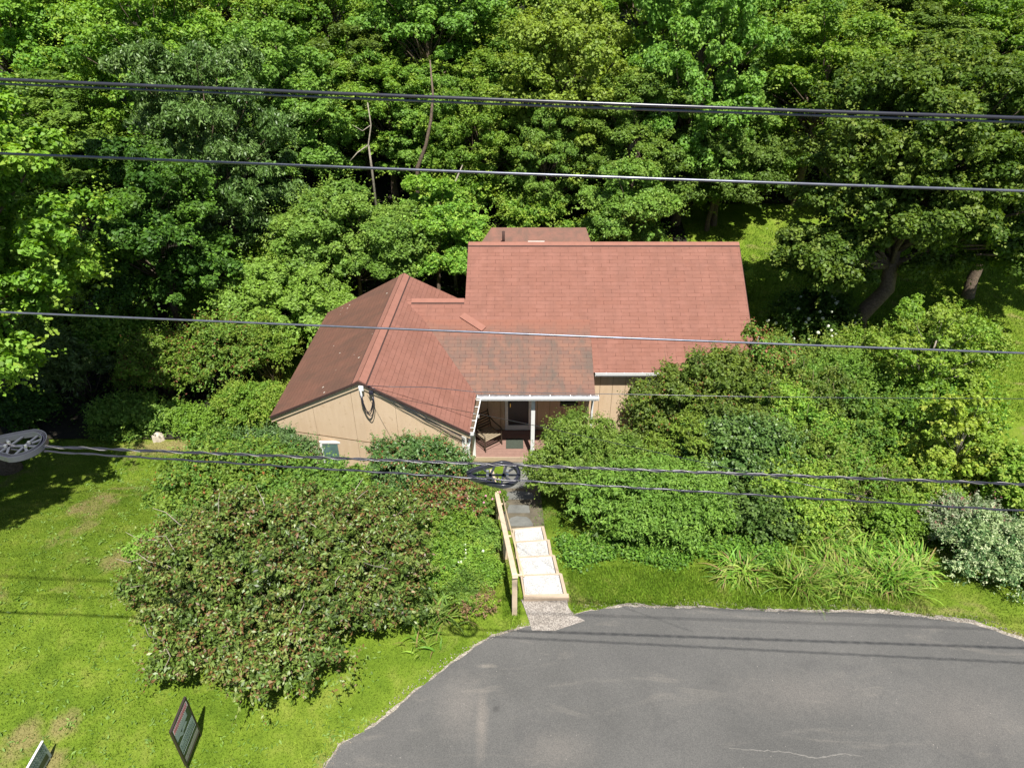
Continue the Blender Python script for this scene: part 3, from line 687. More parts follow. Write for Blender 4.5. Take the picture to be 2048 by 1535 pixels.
# ---------------------------------------------------------------- porch furniture
ch = empty('armchair', (-.78, 18.35, -2.0), 'dark metal slatted armchair standing on the left of the porch', 'chair', rz=math.radians(38))
def cpart(mb, name, mat): o = mb.build(name, mat, ch, bevel=.003); return o
W2, D2 = .33, .29   # half width, half depth; chair faces local -y
seat = MB()
for i in range(7): seat.box(-W2 + .02, W2 - .02, -D2 + i * .082, -D2 + i * .082 + .058, .415, .435)
cpart(seat, 'seat', 'seatslat')
bk_ = MB()
for i in range(6):
    z = .52 + i * .085; yb = D2 + .02 + i * .028; bk_.beam((-W2 + .02, yb, z), (W2 - .02, yb, z), .015, .045)
cpart(bk_, 'backrest', 'bronze')
for sx in (-1, 1):
    x = sx * W2
    cpart(MB().tube([(x, -D2 - .02, 0), (x, -D2, .3), (x, -D2 + .0, .62)], .018, 8), 'leg', 'bronze')
    cpart(MB().tube([(x, D2 + .1, 0), (x, D2 - .02, .3), (x, D2, .45), (x, D2 + .09, .75), (x, D2 + .19, 1.0)], .018, 8), 'leg', 'bronze')
    cpart(MB().tube([(x, -D2 - .02, .6), (x * 1.04, -D2 + .05, .66), (x * 1.06, -.02, .66), (x * 1.03, .14, .68), (x, D2 + .06, .76)], .02, 8), 'armrest', 'bronze')
    cpart(MB().box(x - .012, x + .012, -D2, D2, .385, .412), 'side_rail', 'bronze')
cpart(MB().tube([(-W2, -D2, .17), (W2, -D2, .17)], .012, 6).tube([(-W2, D2 + .02, .2), (W2, D2 + .02, .2)], .012, 6).tube([(-W2, -D2, .13), (-W2, D2 + .04, .15)], .012, 6).tube([(W2, -D2, .13), (W2, D2 + .04, .15)], .012, 6), 'stretcher', 'bronze')
p = at(1012, 887, z=-2); q = at(1046, 868, z=-2)
tag(MB().box(p.x, q.x, 18.1, 18.62, -1.998, -1.985).build('doormat', 'mat', bevel=.003), 'dark green rectangular doormat lying on the porch deck before the door', 'doormat')

# ---------------------------------------------------------------- path, steps, handrail
steps = empty('garden_steps', (.6, 10.4, 0), 'lumber framed steps filled with white stone chips descending to the porch', 'steps')
sp_ = lambda o: wparent(o, steps)
ST = [((.28, 10.37), (1.18, 10.40)), ((.21, 11.09), (1.06, 11.14)), ((.13, 11.80), (.94, 11.86)), ((.07, 12.47), (.85, 12.54)), ((.03, 13.09), (.74, 13.18))]
for i, (a, b) in enumerate(ST):
    z = -.18 * i
    sp_(MB().beam((a[0] - .03, a[1], z - .02), (b[0] + .06, b[1], z - .02), .12, .2).build('riser', 'wood', bevel=.006))
    if i < 4:
        c, d = ST[i + 1]; zz = z - .05
        sp_(MB().slab([(a[0] + .02, a[1] + .04, zz), (b[0] - .04, b[1] + .04, zz), (d[0] - .0, d[1] - .04, zz), (c[0] + .04, c[1] - .04, zz)], .1, (0, 0, 1)).build('gravel_bed', 'whitestone'))
        sp_(MB().beam((b[0] + .0, b[1] + .045, z - .045), (d[0] + .045, d[1] - .045, z - .09), .07, .16).build('side_board', 'wood', bevel=.004))
        sp_(MB().beam((a[0] - .005, a[1] + .045, z - .045), (c[0] - .0, c[1] - .045, z - .09), .04, .16).build('side_board', 'wood', bevel=.004))
        # single chips for relief
        ch_ = MB(); r = random.Random(i)
        for _ in range(1500):
            u, v = r.random(), r.random()
            xa = (a[0] + .05) * (1 - v) + (c[0] + .06) * v; xb = (b[0] - .06) * (1 - v) + (d[0] - .05) * v; y = (a[1] + .06) * (1 - v) + (c[1] - .06) * v
            x = xa + (xb - xa) * u; s = r.uniform(.006, .011); rot = Matrix.Rotation(r.uniform(0, 6), 3, 'Z') @ Matrix.Rotation(r.uniform(-.25, .25), 3, 'X')
            ch_.box(-s, s, -s * .7, s * .7, -s * .25, s * .28, rot, (x, y, zz + .004))
        cb = ch_.build('stone_chips', 'whitestone'); sp_(cb); cb['kind'] = 'stuff'
rail = empty('handrail', (.06, 10.0, 0), 'new lumber handrail on posts with a thin round pole along the left of the steps', 'handrail')
rp = lambda o: wparent(o, rail)
RA = Vector((.055, 10.0, 1.13)); RB = Vector((-.60, 15.95, -1.1))
def rl(t): return RA.lerp(RB, t)
rp(MB().beam(RA + Vector((.01, -.09, .075)), RB + Vector((0, 0, .04)), .115, .035).build('rail_board', 'rail_wood', bevel=.005))
rp(MB().beam(rl(0) + Vector((0, .05, -.05)), rl(1) + Vector((0, 0, -.05)), .04, .14).build('rail_beam', 'rail_wood', bevel=.005))
for t in (0.0, .33, .66, .98):
    q = rl(t); g = tz(q.x, q.y)
    rp(MB().box(q.x - .055, q.x + .055, q.y - .05, q.y + .05, g - .1, q.z - (.015 if t else -.06)).build('post', 'rail_wood', bevel=.005))
rp(MB().tube([RA + Vector((.19, .25, -.28)), rl(.5) + Vector((.165, 0, -.12)), RB + Vector((.15, 0, -.1))], .02, 8).build('round_pole', 'pole_wood', smooth=True))
for t in (.05, .35, .66, .96): q = rl(t); rp(MB().beam(q + Vector((.03, .02, -.2)), q + Vector((.2, .02, -.2)), .03, .035).build('pole_bracket', 'rail_wood'))
# slate stepping stones
SL = [(1010, 1068, 930, 975, 'large slate stone nearest the porch deck'), (1008, 1052, 962, 985, 'slate stone second from the porch'), (1012, 1066, 986, 1006, 'wide slate stone in the middle of the path'),
      (1016, 1058, 1012, 1034, 'slate stone on the sandy patch of the path'), (1020, 1062, 1037, 1061, 'slate stone at the foot of the white steps')]
def zpath(py):   # iterate on terrain
    z = -1.5
    for _ in range(12): z = tz(0, at(1024, py, z=z).y)
    return z
rs = random.Random(8)
for (x0, x1, y0, y1, lab) in SL:
    z = zpath((y0 + y1) / 2); a = at(x0, y1, z=z); b = at(x1, y0, z=z); cx, cy = (a.x + b.x) / 2, (a.y + b.y) / 2; rx, ry = (b.x - a.x) / 2 * 1.2, (b.y - a.y) / 2 * 1.75
    pts = []
    for k in range(11):
        t = 2 * math.pi * k / 11; e = .6; cxs, sns = math.cos(t), math.sin(t)
        X = cx + rx * math.copysign(abs(cxs) ** e, cxs) * rs.uniform(.82, 1.06); Y = cy + ry * math.copysign(abs(sns) ** e, sns) * rs.uniform(.82, 1.06)
        pts.append((X, Y, tz(X, Y) * .6 + z * .4 + .035))
    tag(MB().slab(pts, .06, (0, 0, 1)).build('stepping_stone', 'slate', bevel=.006), lab, 'stepping stone', 'slate stepping stones of the path')
# sandy strip below the stones
mb = MB()
for j in range(14):
    y0, y1 = 13.2 + j * .32, 13.2 + (j + 1) * .32; x0, x1 = -.28 - (j) * .0, .85
    mb.poly([(x0, y0, tz(0, y0) + .018), (x1, y0, tz(0, y0) + .018), (x1, y1, tz(0, y1) + .018), (x0, y1, tz(0, y1) + .018)])
tag(mb.build('path', 'dirt'), kind='structure')

# ---------------------------------------------------------------- yard signs
def yard_sign(x, y0, y1, z0, z1, label, style):
    s = empty('yard_sign', (x, (y0 + y1) / 2, 0), label, 'sign'); P = lambda mb, n, m: wparent(mb.build(n, m), s)
    P(MB().box(x - .012, x + .012, y0, y1, z0, z1), 'panel', 'sign_dark' if style == 0 else 'sign_pale')
    h = z1 - z0; wd = y1 - y0; f = x + .014
    def band(name, a, b, m, ya=0, yb=1, k=0): return P(MB().box(f, f + .002 + .0015 * k, y0 + ya * wd, y0 + yb * wd, z0 + a * h, z0 + b * h), name, m)
    if style == 0:
        mb = MB(); t = .03
        mb.box(x - .02, x + .02, y0 - t, y0, z0 - t, z1 + t).box(x - .02, x + .02, y1, y1 + t, z0 - t, z1 + t).box(x - .02, x + .02, y0, y1, z1, z1 + t).box(x - .02, x + .02, y0, y1, z0 - t, z0)
        P(mb, 'frame', 'sign_rim')
        band('header_panel', .84, .985, 'sign_white', .02, .98); band('name_panel', .70, .825, 'sign_pale', .02, .80); band('text_panel', .30, .52, 'sign_pale', .02, .98); band('footer_panel', .03, .14, 'sign_grey', .02, .98)
        band('divider', .24, .255, 'sign_pale', .02, .98, 0)
        r = random.Random(2); mb = MB()
        for k in range(15):   # slanted header lettering, too small in the photograph to read
            y = y0 + wd * (.05 + .06 * k); zz = z0 + .865 * h
            mb.beam((f + .004, y, zz), (f + .004, y + .018, zz + .1 * h), .003, .010); mb.beam((f + .004, y + .008, zz + .04 * h), (f + .004, y + .026, zz + .05 * h), .003, .009)
        P(mb, 'header_lettering', 'sign_red')
        mb = MB(); sh = [(.02, .70), (.3, .70), (.34, .64), (.42, .69), (.62, .69), (.70, .62), (.55, .60), (.40, .60), (.36, .55), (.2, .64), (.02, .64)]
        mb.poly([(f + .001, y0 + a * wd, z0 + b * h) for a, b in sh]); P(mb, 'emblem', 'sign_pale')
        mb = MB()
        for row, (zz, n) in enumerate(((.47, 13), (.41, 18), (.35, 16))):
            for k in range(n):
                if r.random() < .15: continue
                y = y0 + wd * (.07 + .86 * k / n); hh = .018 * h * r.uniform(.7, 1.1)
                mb.box(f + .002, f + .004, y, y + .012, z0 + zz * h - hh, z0 + zz * h + hh)
        P(mb, 'text_lines', 'ink')
        P(MB().box(x - .015, x + .015, y0 - .02, y0 + .01, -.2, z0 - .03).box(x - .015, x + .015, y1 - .01, y1 + .02, -.2, z0 - .03), 'stake', 'sign_rim')
    else:
        P(MB().box(x - .018, x + .018, y0 - .012, y1 + .012, z1, z1 + .014), 'top_edge', 'sign_white')
        band('dark_band', .12, .42, 'sign_dark', .03, .9); r = random.Random(6); mb = MB()
        for row in range(3):
            for k in range(14):
                y = y0 + wd * (.04 + .92 * k / 14); zz = z0 + h * (.55 + row * .14); mb.box(f + .002, f + .004, y, y + r.uniform(.015, .035), zz, zz + r.uniform(.03, .07) * h)
        P(mb, 'text_lines', 'ink'); P(MB().box(x - .01, x + .01, y0 + .04, y0 + .06, -.2, z0), 'stake', 'steel'); P(MB().box(x - .01, x + .01, y1 - .06, y1 - .04, -.2, z0), 'stake', 'steel')
    return s
yard_sign(-5.69, 6.69, 7.28, .14, 1.12, 'dark framed real estate sign with a red lettered header and pale text bands', 0)
yard_sign(-8.2, 6.25, 6.9, .02, .45, 'low grey lawn sign with one dark band at the corner of the lawn', 1)

# ---------------------------------------------------------------- overhead cables and the two slack reels
def cable(name, a, b, r, mat, label, sag=.1, ext=1.6, n=26, twist=None, cat='cable', smooth=True):
    a = Vector(a); b = Vector(b); d = b - a; A_ = a - d * ext; B_ = b + d * ext; pts = []
    e = lambda t: (A_.lerp(B_, t) + Vector((0, 0, sag * (abs((t - .5) * 2) ** 2) * (1 + 2 * ext))))
    corr = sag * (1 + 2 * ext) * (1 / (1 + 2 * ext)) ** 2
    mb = MB()
    if twist:
        nt_, tr, pitch, r2 = twist[:4]; L = (B_ - A_).length; N = int(L / pitch * 9)
        for q in range(nt_):
            P_ = []
            for i in range(N + 1):
                t = i / N; an = 2 * math.pi * (L * t / pitch) + q * 2 * math.pi / nt_
                P_.append(e(t) + Vector((0, 0, -corr)) + Vector((0, math.cos(an), math.sin(an))) * tr)
            mb.tube(P_, r2 if q else r, 5)
    else: mb.tube([e(i / n) + Vector((0, 0, -corr)) for i in range(n + 1)], r, 8)
    o = mb.build(name, mat, smooth=smooth)
    if twist and len(twist) > 4:
        m2 = MB(); P_ = []; L = (B_ - A_).length; N = int(L / .45 * 9)
        for i in range(N + 1):
            t = i / N; an = 2 * math.pi * L * t / .45; P_.append(e(t) + Vector((0, 0, -corr)) + Vector((0, math.cos(an), math.sin(an))) * (twist[1] + .007))
        m2.tube(P_, twist[4], 5); m2.build('lashing_strand', 'strand', o, smooth=True)
    return tag(o, label, cat, None)
def cabpx(name, xa, ya, xb, yb, Y, wpx, mat, label, dY=-.35, **k):
    a = at(xa, ya, Y=Y); b = at(xb, yb, Y=Y + dY); dep = Y * math.cos(PITCH) + (H - a.z) * math.sin(PITCH)
    return cable(name, a, b, wpx / 2 / F * dep, mat, label, **k)
cabpx('power_line', 0, 159, 2048, 236, 5.3, 6.8, 'black', 'thick black power line uppermost in the picture', sag=.04)
cabpx('power_line', 0, 168, 2048, 245, 5.32, 4.4, 'bluegrey', 'thinner grey line running just under the uppermost black one', sag=.04)
cabpx('power_line', 0, 307, 2048, 382, 5.6, 5.6, 'bluegrey', 'blue grey power line crossing the trees above the roof ridge', sag=.04)
cabpx('power_line', 0, 624, 2048, 706, 5.9, 4.5, 'bluegrey', 'thin bright line crossing over the red roof', sag=.04, dY=-.3)
YB = 6.35
cabpx('communication_cable', 0, 889, 2048, 968, YB, 3.2, 'black', 'twisted steel and black bundle carrying the two slack reels', sag=.03, twist=(2, .009, .55, .0095, .005), dY=-.35)
cabpx('communication_cable', 100, 903, 2048, 1021, YB - .06, 4, 'black', 'thin black cable hanging just below the twisted bundle', sag=.03, twist=(2, .006, .5, .004), dY=-.42)
# service drops to the gable
def wire(pts, r, label, mat='black'):
    return tag(MB().tube(pts, r, 6).build('service_wire', mat, smooth=True), label, 'cable')
a = p0 + Vector((.25, -.05, -.03)); b = at(2300, 800, Y=14.5)
pts = []
for i in range(31):
    t = i / 30; q = a.lerp(b, t); q.z -= 1.1 * t * (1 - t) * .9; pts.append(q + Vector((0, 0, .012 * math.sin(i * 1.7))))
_p = at(1100, 779, Y=16.3)
ptsS = []
for (px, py, Y) in ((735, 771, wA.y - .08), (780, 773, 15.9), (860, 774, 15.85), (945, 783, 15.8), (1060, 785, 15.8), (1190, 787, 15.7), (1300, 789, 15.6), (1500, 793, 15.4), (1700, 795, 15.2), (2048, 797, 14.9), (2400, 800, 14.6)):
    ptsS.append(at(px, py, Y=Y))
wire(ptsS, .009, 'thin dark service wire running from the gable peak across to the right')
ptsS = [at(px, py, Y=Y) for (px, py, Y) in ((733, 776, wA.y - .1), (790, 795, 14.6), (880, 813, 13), (960, 828, 11.6), (1067, 850, 10.2), (1250, 890, 8.6), (1500, 945, 7.2), (1760, 1000, 6.5))]
wire(ptsS, .005, 'very thin wire falling from the gable peak toward the road')

def reel(cx, cy, cz, mat, label, s=1.0, deep=.022, tilt=0, wdt=.024):
    e = empty('cable_slack_reel', (cx, cy, cz), label, 'cable reel'); e.rotation_euler = (tilt, 0, 0)
    out = []; R = .215 * s; tip = -.40 * s
    for k in range(48):
        t = 2 * math.pi * k / 48; x = R * math.cos(t); y = R * math.sin(t)
        if x < 0: f = (-x / R); x = -(abs(x) + (abs(tip) - R) * f ** 1.6); y = y * (1 - .30 * f ** .9) if f < .999 else 0
        out.append(Vector((x, y, 0)))
    out.append(out[0]); mb = MB(); n = len(out) - 1
    cen = Vector((-.03, 0, 0)); wd = wdt * s
    ring = []
    for k in range(n):
        d = (out[(k + 1) % n] - out[k - 1]).normalized(); nn = Vector((d.y, -d.x, 0)); ring.append((out[k] - nn * wd, out[k] + nn * wd * .4))
    for k in range(n):
        j = (k + 1) % n; a_, b_ = ring[k]; c_, d_ = ring[j]; z0, z1 = Vector((0, 0, -deep)), Vector((0, 0, deep))
        t2 = Vector((0, 0, .006))
        mb.poly([a_ + z0, b_ + z0, d_ + z0, c_ + z0][::-1]); mb.poly([a_ + z0 + t2, b_ + z0 + t2, d_ + z0 + t2, c_ + z0 + t2])
        for q, q2 in ((a_, c_), (b_, d_)):
            off = (q - (a_ + b_) / 2).normalized() * .005; off2 = (q2 - (c_ + d_) / 2).normalized() * .005
            mb.poly([q + z0, q2 + z0, q2 + z1, q + z1]); mb.poly([q + off + z0, q + off + z1, q2 + off2 + z1, q2 + off2 + z0]); mb.poly([q + z1, q2 + z1, q2 + off2 + z1, q + off + z1])
    mb.build('channel_ring', mat, e)
    # cable wound in the channel
    mb = MB(); 
    for q in range(3): mb.tube([(o * (1.0 - .035 * q) + Vector((0, 0, -deep + .02 + .012 * q))) for o in out], .011, 6, cap=False)
    mb.build('wound_cable', 'black', e, smooth=True)
    sp = MB()
    for a_, b_ in (((.02, 0), (.07, R)), ((.02, 0), (.16, -R * .72)), ((.02, 0), (.17, R * .7)), ((.02, 0), (.0, -R)), ((-.13, 0), (-.07, R * .95)), ((-.13, 0), (-.2, -R * .72)), ((-.13, 0), (-.24, R * .62)), ((-.13, 0), (-.05, -R * .98)), ((-.36 * s, 0), (R, 0))):
        sp.beam((a_[0] * s, a_[1], -.012), (b_[0] * s, b_[1], -.012), .024 * s, .014)
    sp.build('spokes', mat, e)
    for q, (x, y) in enumerate(((.07, .03), (-.16, .03), (.07, -.035), (-.16, -.035))):
        MB().box(x - .015, x + .015, y - .012, y + .012, 0, .035).build('clamp', 'steel', e, bevel=.003)
    return e
p = at(994, 944, Y=YB - .03); reel(p.x + .05, p.y, p.z - .03, 'reel_black', 'black teardrop cable reel hanging over the porch step', .98)
p = at(42, 886, Y=YB - .02); reel(p.x + .0, p.y, p.z - .03, 'reel_grey', 'grey teardrop cable reel at the left edge of the lawn view', 1.12, .035, wdt=.029)

# ---------------------------------------------------------------- rock
mb = MB(); r = random.Random(5); p = at(316, 878, z=-2.3)
for k in range(1):
    n = 14; top = []; 
    ring = [(p.x + .22 * math.cos(t) * r.uniform(.7, 1.2), p.y + .16 * math.sin(t) * r.uniform(.7, 1.2)) for t in [2 * math.pi * i / n for i in range(n)]]
    lo = [(x, y, -2.4) for x, y in ring]; mi = [(p.x + (x - p.x) * .85, p.y + (y - p.y) * .85, -2.22 + r.uniform(0, .1)) for x, y in ring]; tp = (p.x + .05, p.y + .02, -1.98)
    for i in range(n): j = (i + 1) % n; mb.poly([lo[i], lo[j], mi[j], mi[i]]); mb.poly([mi[i], mi[j], tp])
tag(mb.build('rock', 'rock'), 'pale pointed rock standing at the far edge of the lawn', 'rock')

# ---------------------------------------------------------------- vegetation
R_ = np.random.default_rng(11)
MAPLE = [(0.076, 0.17, 0.022), (0.128, 0.26, 0.031), (0.196, 0.334, 0.04), (0.263, 0.377, 0.051)]
BRIGHT = [(0.109, 0.22, 0.035), (0.164, 0.3, 0.046), (0.219, 0.346, 0.057)]
LIME = [(.11, .23, .025), (.18, .31, .035), (.25, .34, .05)]
YELLOW = [(.15, .27, .03), (.24, .36, .04), (.34, .40, .06)]
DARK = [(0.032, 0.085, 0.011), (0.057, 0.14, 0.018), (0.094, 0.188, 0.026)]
LILAC = [(0.07, 0.136, 0.022), (0.12, 0.206, 0.029), (0.179, 0.269, 0.037)]
CHERRY = [(0.072, 0.155, 0.033), (0.117, 0.225, 0.05), (0.189, 0.3, 0.088)] #[(0.062, 0.138, 0.032), (0.11, 0.22, 0.054), (0.193, 0.303, 0.097)]
OLIVE = [(0.083, 0.162, 0.022), (0.139, 0.24, 0.03), (0.194, 0.263, 0.045)]
GREY = [(.17, .26, .09), (.32, .41, .18), (.52, .57, .33)]
RED = [(.16, .05, .025), (.22, .085, .04), (.26, .12, .05)]
def leaves2(rng, cl, n, L, W, cols, sprig=.22, **k):
    """leaves of the lobes plus shoots that stand out of them"""
    m = int(n * sprig); A = leaves(rng, cl, n - m, L, W, cols, **k)
    if m < 10: return A
    cl = np.asarray(cl, float); per = 9; ns = m // per; wgt = cl[:, 3] ** 2; ci = rng.choice(len(cl), ns, p=wgt / wgt.sum())
    cen = np.average(cl[:, :3], axis=0, weights=wgt)
    d = unit(rng.normal(size=(ns, 3)) + unit(cl[ci, :3] - cen) * .9 + np.array([0, 0, .6])); r = cl[ci, 3:6]
    s = cl[ci, :3] + d * r * rng.uniform(.6, .95, (ns, 1)); ln = r[:, :1] * rng.uniform(.3, .75, (ns, 1)); d = unit(d + np.array([0, 0, .25]) + rng.normal(size=(ns, 3)) * .25)
    i = np.repeat(np.arange(ns), per); t = np.tile(np.linspace(.05, 1, per), ns)[:, None]
    P = s[i] + d[i] * ln[i] * t; T = unit(rng.normal(size=(len(i), 3)) + d[i] * .8); P = P + T * L * .45
    N = unit(np.array([0, 0, .7]) + d[i] * .3 + rng.normal(size=(len(i), 3)) * .45); T = unit(T - N * (T * N).sum(1)[:, None])
    c = np.asarray(cols, float); ct = c[np.minimum(len(c) - 1, rng.integers(len(c) // 2, len(c) + 1, ns))][i]; col = ct * (1 + rng.normal(size=(len(i), 1)) * .14)
    if k.get('alt') is not None:
        am = (rng.uniform(size=len(i)) < k.get('altp', 0) * 2.2); col[am] = np.asarray(k['alt'])[rng.integers(0, len(k['alt']), am.sum())]
    sz = rng.uniform(.65, 1.1, len(i)) * (1.1 - .4 * t[:, 0])
    B = (P, N, T, L * sz, W * sz, col)
    return tuple(np.concatenate([a_, b_]) for a_, b_ in zip(A, B))
def part(me, name, parent):
    o = bpy.data.objects.new(name, me); C.objects.link(o); o.parent = parent; return o

def tree(name, label, cat, loc, rx, ry, rz, cz, m, cr, n, L, W, cols, seed, trunk=.16, group=None, mat='leaf', bark='bark', lean=(0, 0), flat=.62, every=2, low=-.45, shell=(.5, .97), inner=.18, extra=(), **k):
    """loc is the foot; the crown is an ellipsoid (rx, ry, rz) whose centre is cz above it"""
    rng = np.random.default_rng(seed); e = empty(name, loc, label, cat, group)
    cl = blob_clumps(rng, lean[0], lean[1], cz, rx, ry, rz, m, cr, shell, low, flat)
    for (ex, ey, ez, ax, ay, az, em) in extra: cl += blob_clumps(rng, ex, ey, ez, ax, ay, az, em, cr * .9, shell, low, flat)
    k.setdefault('sprig', .07); me = leafmesh('crown', *leaves2(rng, cl, n, L, W, cols, **k), mat); part(me, 'crown', e)
    mb = limbs(rng, (0, 0, 0), (lean[0], lean[1], cz + rz * .35), trunk, cl, every); mb.build('trunk', bark, e, smooth=True)
    return e
def shrub(label, x, y, rx, ry, top, m, cr, n, L, W, cols, seed, name='shrub', group=None, mat='leaf', stem='bark', flat=.8, low=-.25, stems=5, dead=0, extra=(), **k):
    g = tz(x, y); rng = np.random.default_rng(seed); hgt = top - g
    e = empty(name, (x, y, g), label, 'shrub', group)
    cz = hgt * .5; rz = hgt * .5
    cl = blob_clumps(rng, 0, 0, cz, rx - cr * .6, ry - cr * .6, rz - cr * .25, m, cr, (.45, 1.0), low, flat)
    for (ex, ey, ez, ax, ay, az, em) in extra: cl += blob_clumps(rng, ex, ey, cz + ez, ax, ay, az, em, cr, (.45, 1.0), low, flat)
    k.setdefault('sub', 13); k.setdefault('subr', .38); k.setdefault('rad', (.25, 1.05)); me = leafmesh('foliage', *leaves2(rng, cl, n, L, W, cols, **k), mat); part(me, 'foliage', e)
    mb = MB()
    for s in range(stems):
        a = 2 * math.pi * s / stems; b = Vector((.15 * math.cos(a), .15 * math.sin(a), -.1))
        for c in cl[s::stems]:
            q = Vector(c[:3]); mid = b.lerp(q, .5) + Vector(rng.normal(size=3)) * .12
            mb.tube([b, mid, q.lerp(mid, .3), q], [.03, .02, .012, .005], 5)
    for s in range(dead):   # bare twigs that stick out of the crown
        c = cl[int(rng.integers(len(cl)))]; q = Vector(c[:3]); d = Vector(rng.normal(size=3)) + Vector((0, 0, .8)); d.normalize()
        p1 = q + d * cr * .8; mb.tube([q - d * .2, q + d * cr * .4 + Vector(rng.normal(size=3)) * .06, p1, p1 + d * cr * .5 + Vector(rng.normal(size=3)) * .1], [.012, .009, .006, .003], 4)
    mb.build('stems', stem, e, smooth=True)
    return e, cl
def copy_thing(e, loc, s=1, rz=0, label=None, group=None):
    r = e.copy(); C.objects.link(r); r.location = loc; r.rotation_euler.z = rz; r.scale = (s, s, s) if not hasattr(s, '__len__') else s
    if label: r['label'] = label
    if group: r['group'] = group
    for ch_ in list(e.children):
        c = ch_.copy(); C.objects.link(c); c.parent = r
    return r
Q = 1.0
# ---- forest: six tall prototypes, then copies
protos = []
spec = [(3.9, 5.6, 6.9, 85, .98, MAPLE, 21, dict()), (3.5, 5.0, 6.2, 75, .9, BRIGHT, 22, dict()), (4.2, 5.0, 6.4, 90, 1.0, MAPLE, 23, dict(flat=.55)),
        (3.4, 6.2, 7.4, 80, .85, LILAC, 24, dict()), (3.8, 4.6, 5.6, 70, 1.05, [MAPLE[1], MAPLE[3], BRIGHT[2]], 25, dict(flat=.5))]
WOOD = 'trees of the wood behind the house'
# (proto, px, py of the crown middle, distance Y, scale, label)
FT = [
 (0, 330, 150, 37, 1.0, 'tall maple on the double cable between the dark tree and the bright maple'),
 (3, 120, 330, 33, 1.0, 'dark tall tree in shade directly right of the big bright maple at the left edge'),
 (1, 560, 230, 36, .95, 'bright maple under the double cable left of the pale bare snag'),
 (2, 640, 60, 45, 1.1, 'broad maple at the top of the picture above the bright maple with the snag'),
 (4, 450, 30, 50, 1.2, 'olive tree reaching the top edge left of the broad top maple'),
 (0, 160, 20, 47, 1.2, 'tall maple cut by the top left corner of the picture'),
 (1, 860, 100, 42, 1.1, 'bright tall maple at the top centre over the dark gap of trunks'),
 (2, 1020, 40, 46, 1.15, 'wide crowned maple touching the top edge straight above the porch door'),
 (4, 1130, 200, 37, 1.0, 'yellowish maple crossing the double cable above the left half of the ridge'),
 (3, 740, 330, 40, .8, 'shaded tree standing beside the pale bare snag'),
 (0, 1290, 60, 44, 1.1, 'maple at the top edge above the right half of the red roof'),
 (1, 1390, 150, 36, .95, 'bright domed maple just above the double cable, right of the roof ridge centre'),
 (3, 1270, 330, 34, .75, 'darker tree right behind the right half of the roof ridge'),
 (2, 1510, 50, 46, 1.15, 'maple with yellow tips on the top edge, above the right end of the roof'),
 (1, 1440, 370, 36, .66, 'smaller fresh green maple behind the right end of the roof ridge'),
 (0, 1640, 190, 38, 1.0, 'rounded maple under the double cable above the big leaning trunk'),
 (4, 1760, 60, 48, 1.2, 'olive green maple on the top edge near the right corner'),
 (3, 1850, 200, 41, 1.05, 'deep green maple between the double cable and the top right corner'),
 (2, 1960, 90, 46, 1.2, 'broad maple cut by the top right corner'),
 (0, 2040, 300, 36, 1.0, 'maple cut by the right edge above the single upper cable'),
 (1, 1580, 400, 42, .8, 'maple seen over the sunny strip of lawn right of the roof'),
 (3, 930, 300, 48, .9, 'dim tree deep in the gap behind the rear roof'),
 (4, 250, 480, 36, .8, 'dark tree under the single cable at the left, beside the drooping cherry'),
 (2, 30, 120, 40, 1.1, 'maple cut by the left edge behind the big bright maple'),
 (0, 1180, -60, 62, 1.3, 'far maple tip showing at the middle of the top edge'),
 (3, 760, -80, 62, 1.3, 'far dark tree tip left of the middle of the top edge'),
 (2, 1640, -90, 64, 1.3, 'far maple tip above the rounded maple on the right'),
 (1, 400, -90, 62, 1.3, 'far maple tip above the olive tree on the left'),
 (0, 2150, 60, 56, 1.3, 'far tree half outside the right edge at the top'),
 (3, 50, -90, 60, 1.3, 'far tree behind the top left corner'),
 (2, 900, -60, 54, 1.2, 'far maple behind the bright tall maple at the top centre'),
 (1, 1420, -70, 56, 1.2, 'far maple between the two top edge maples over the right of the roof'),
 (0, 620, 330, 46, .9, 'shaded maple seen between the bright maple and the bare snag'),
 (3, 1700, 330, 46, .95, 'dark tree filling the gap behind the crown of the leaning maple'),
 (4, 1340, 240, 50, 1.0, 'dim olive tree between the domed maple and the yellowish maple'),
 (0, 780, 260, 38.5, .8, 'maple between the pale bare snag and the slender curved trunk'),
 (2, 960, 360, 36.5, .62, 'low broad maple behind the left end of the rear roof'),
 (4, 900, 190, 44, .95, 'maple above the slender curved trunk on the double cable'),
 (1, 1200, 330, 37, .75, 'fresh maple over the right end of the rear roof'),
 (0, 520, 400, 35, .6, 'maple between the drooping cherry and the round lobed small maple'),
 (1, 870, 330, 38, .7, 'small maple in the gap behind the slender curved trunk'),
 (0, 1010, 250, 40, .85, 'maple closing the gap behind the rear roof, under the double cable'),
 (1, 1090, 400, 34.5, .5, 'low fresh maple just behind the rear roof'),
 (2, 690, 180, 43, 1.0, 'maple behind the top of the pale bare snag'),
 (1, 1880, 380, 48, 1.0, 'bright maple behind the leaning maple near the right edge'),
]
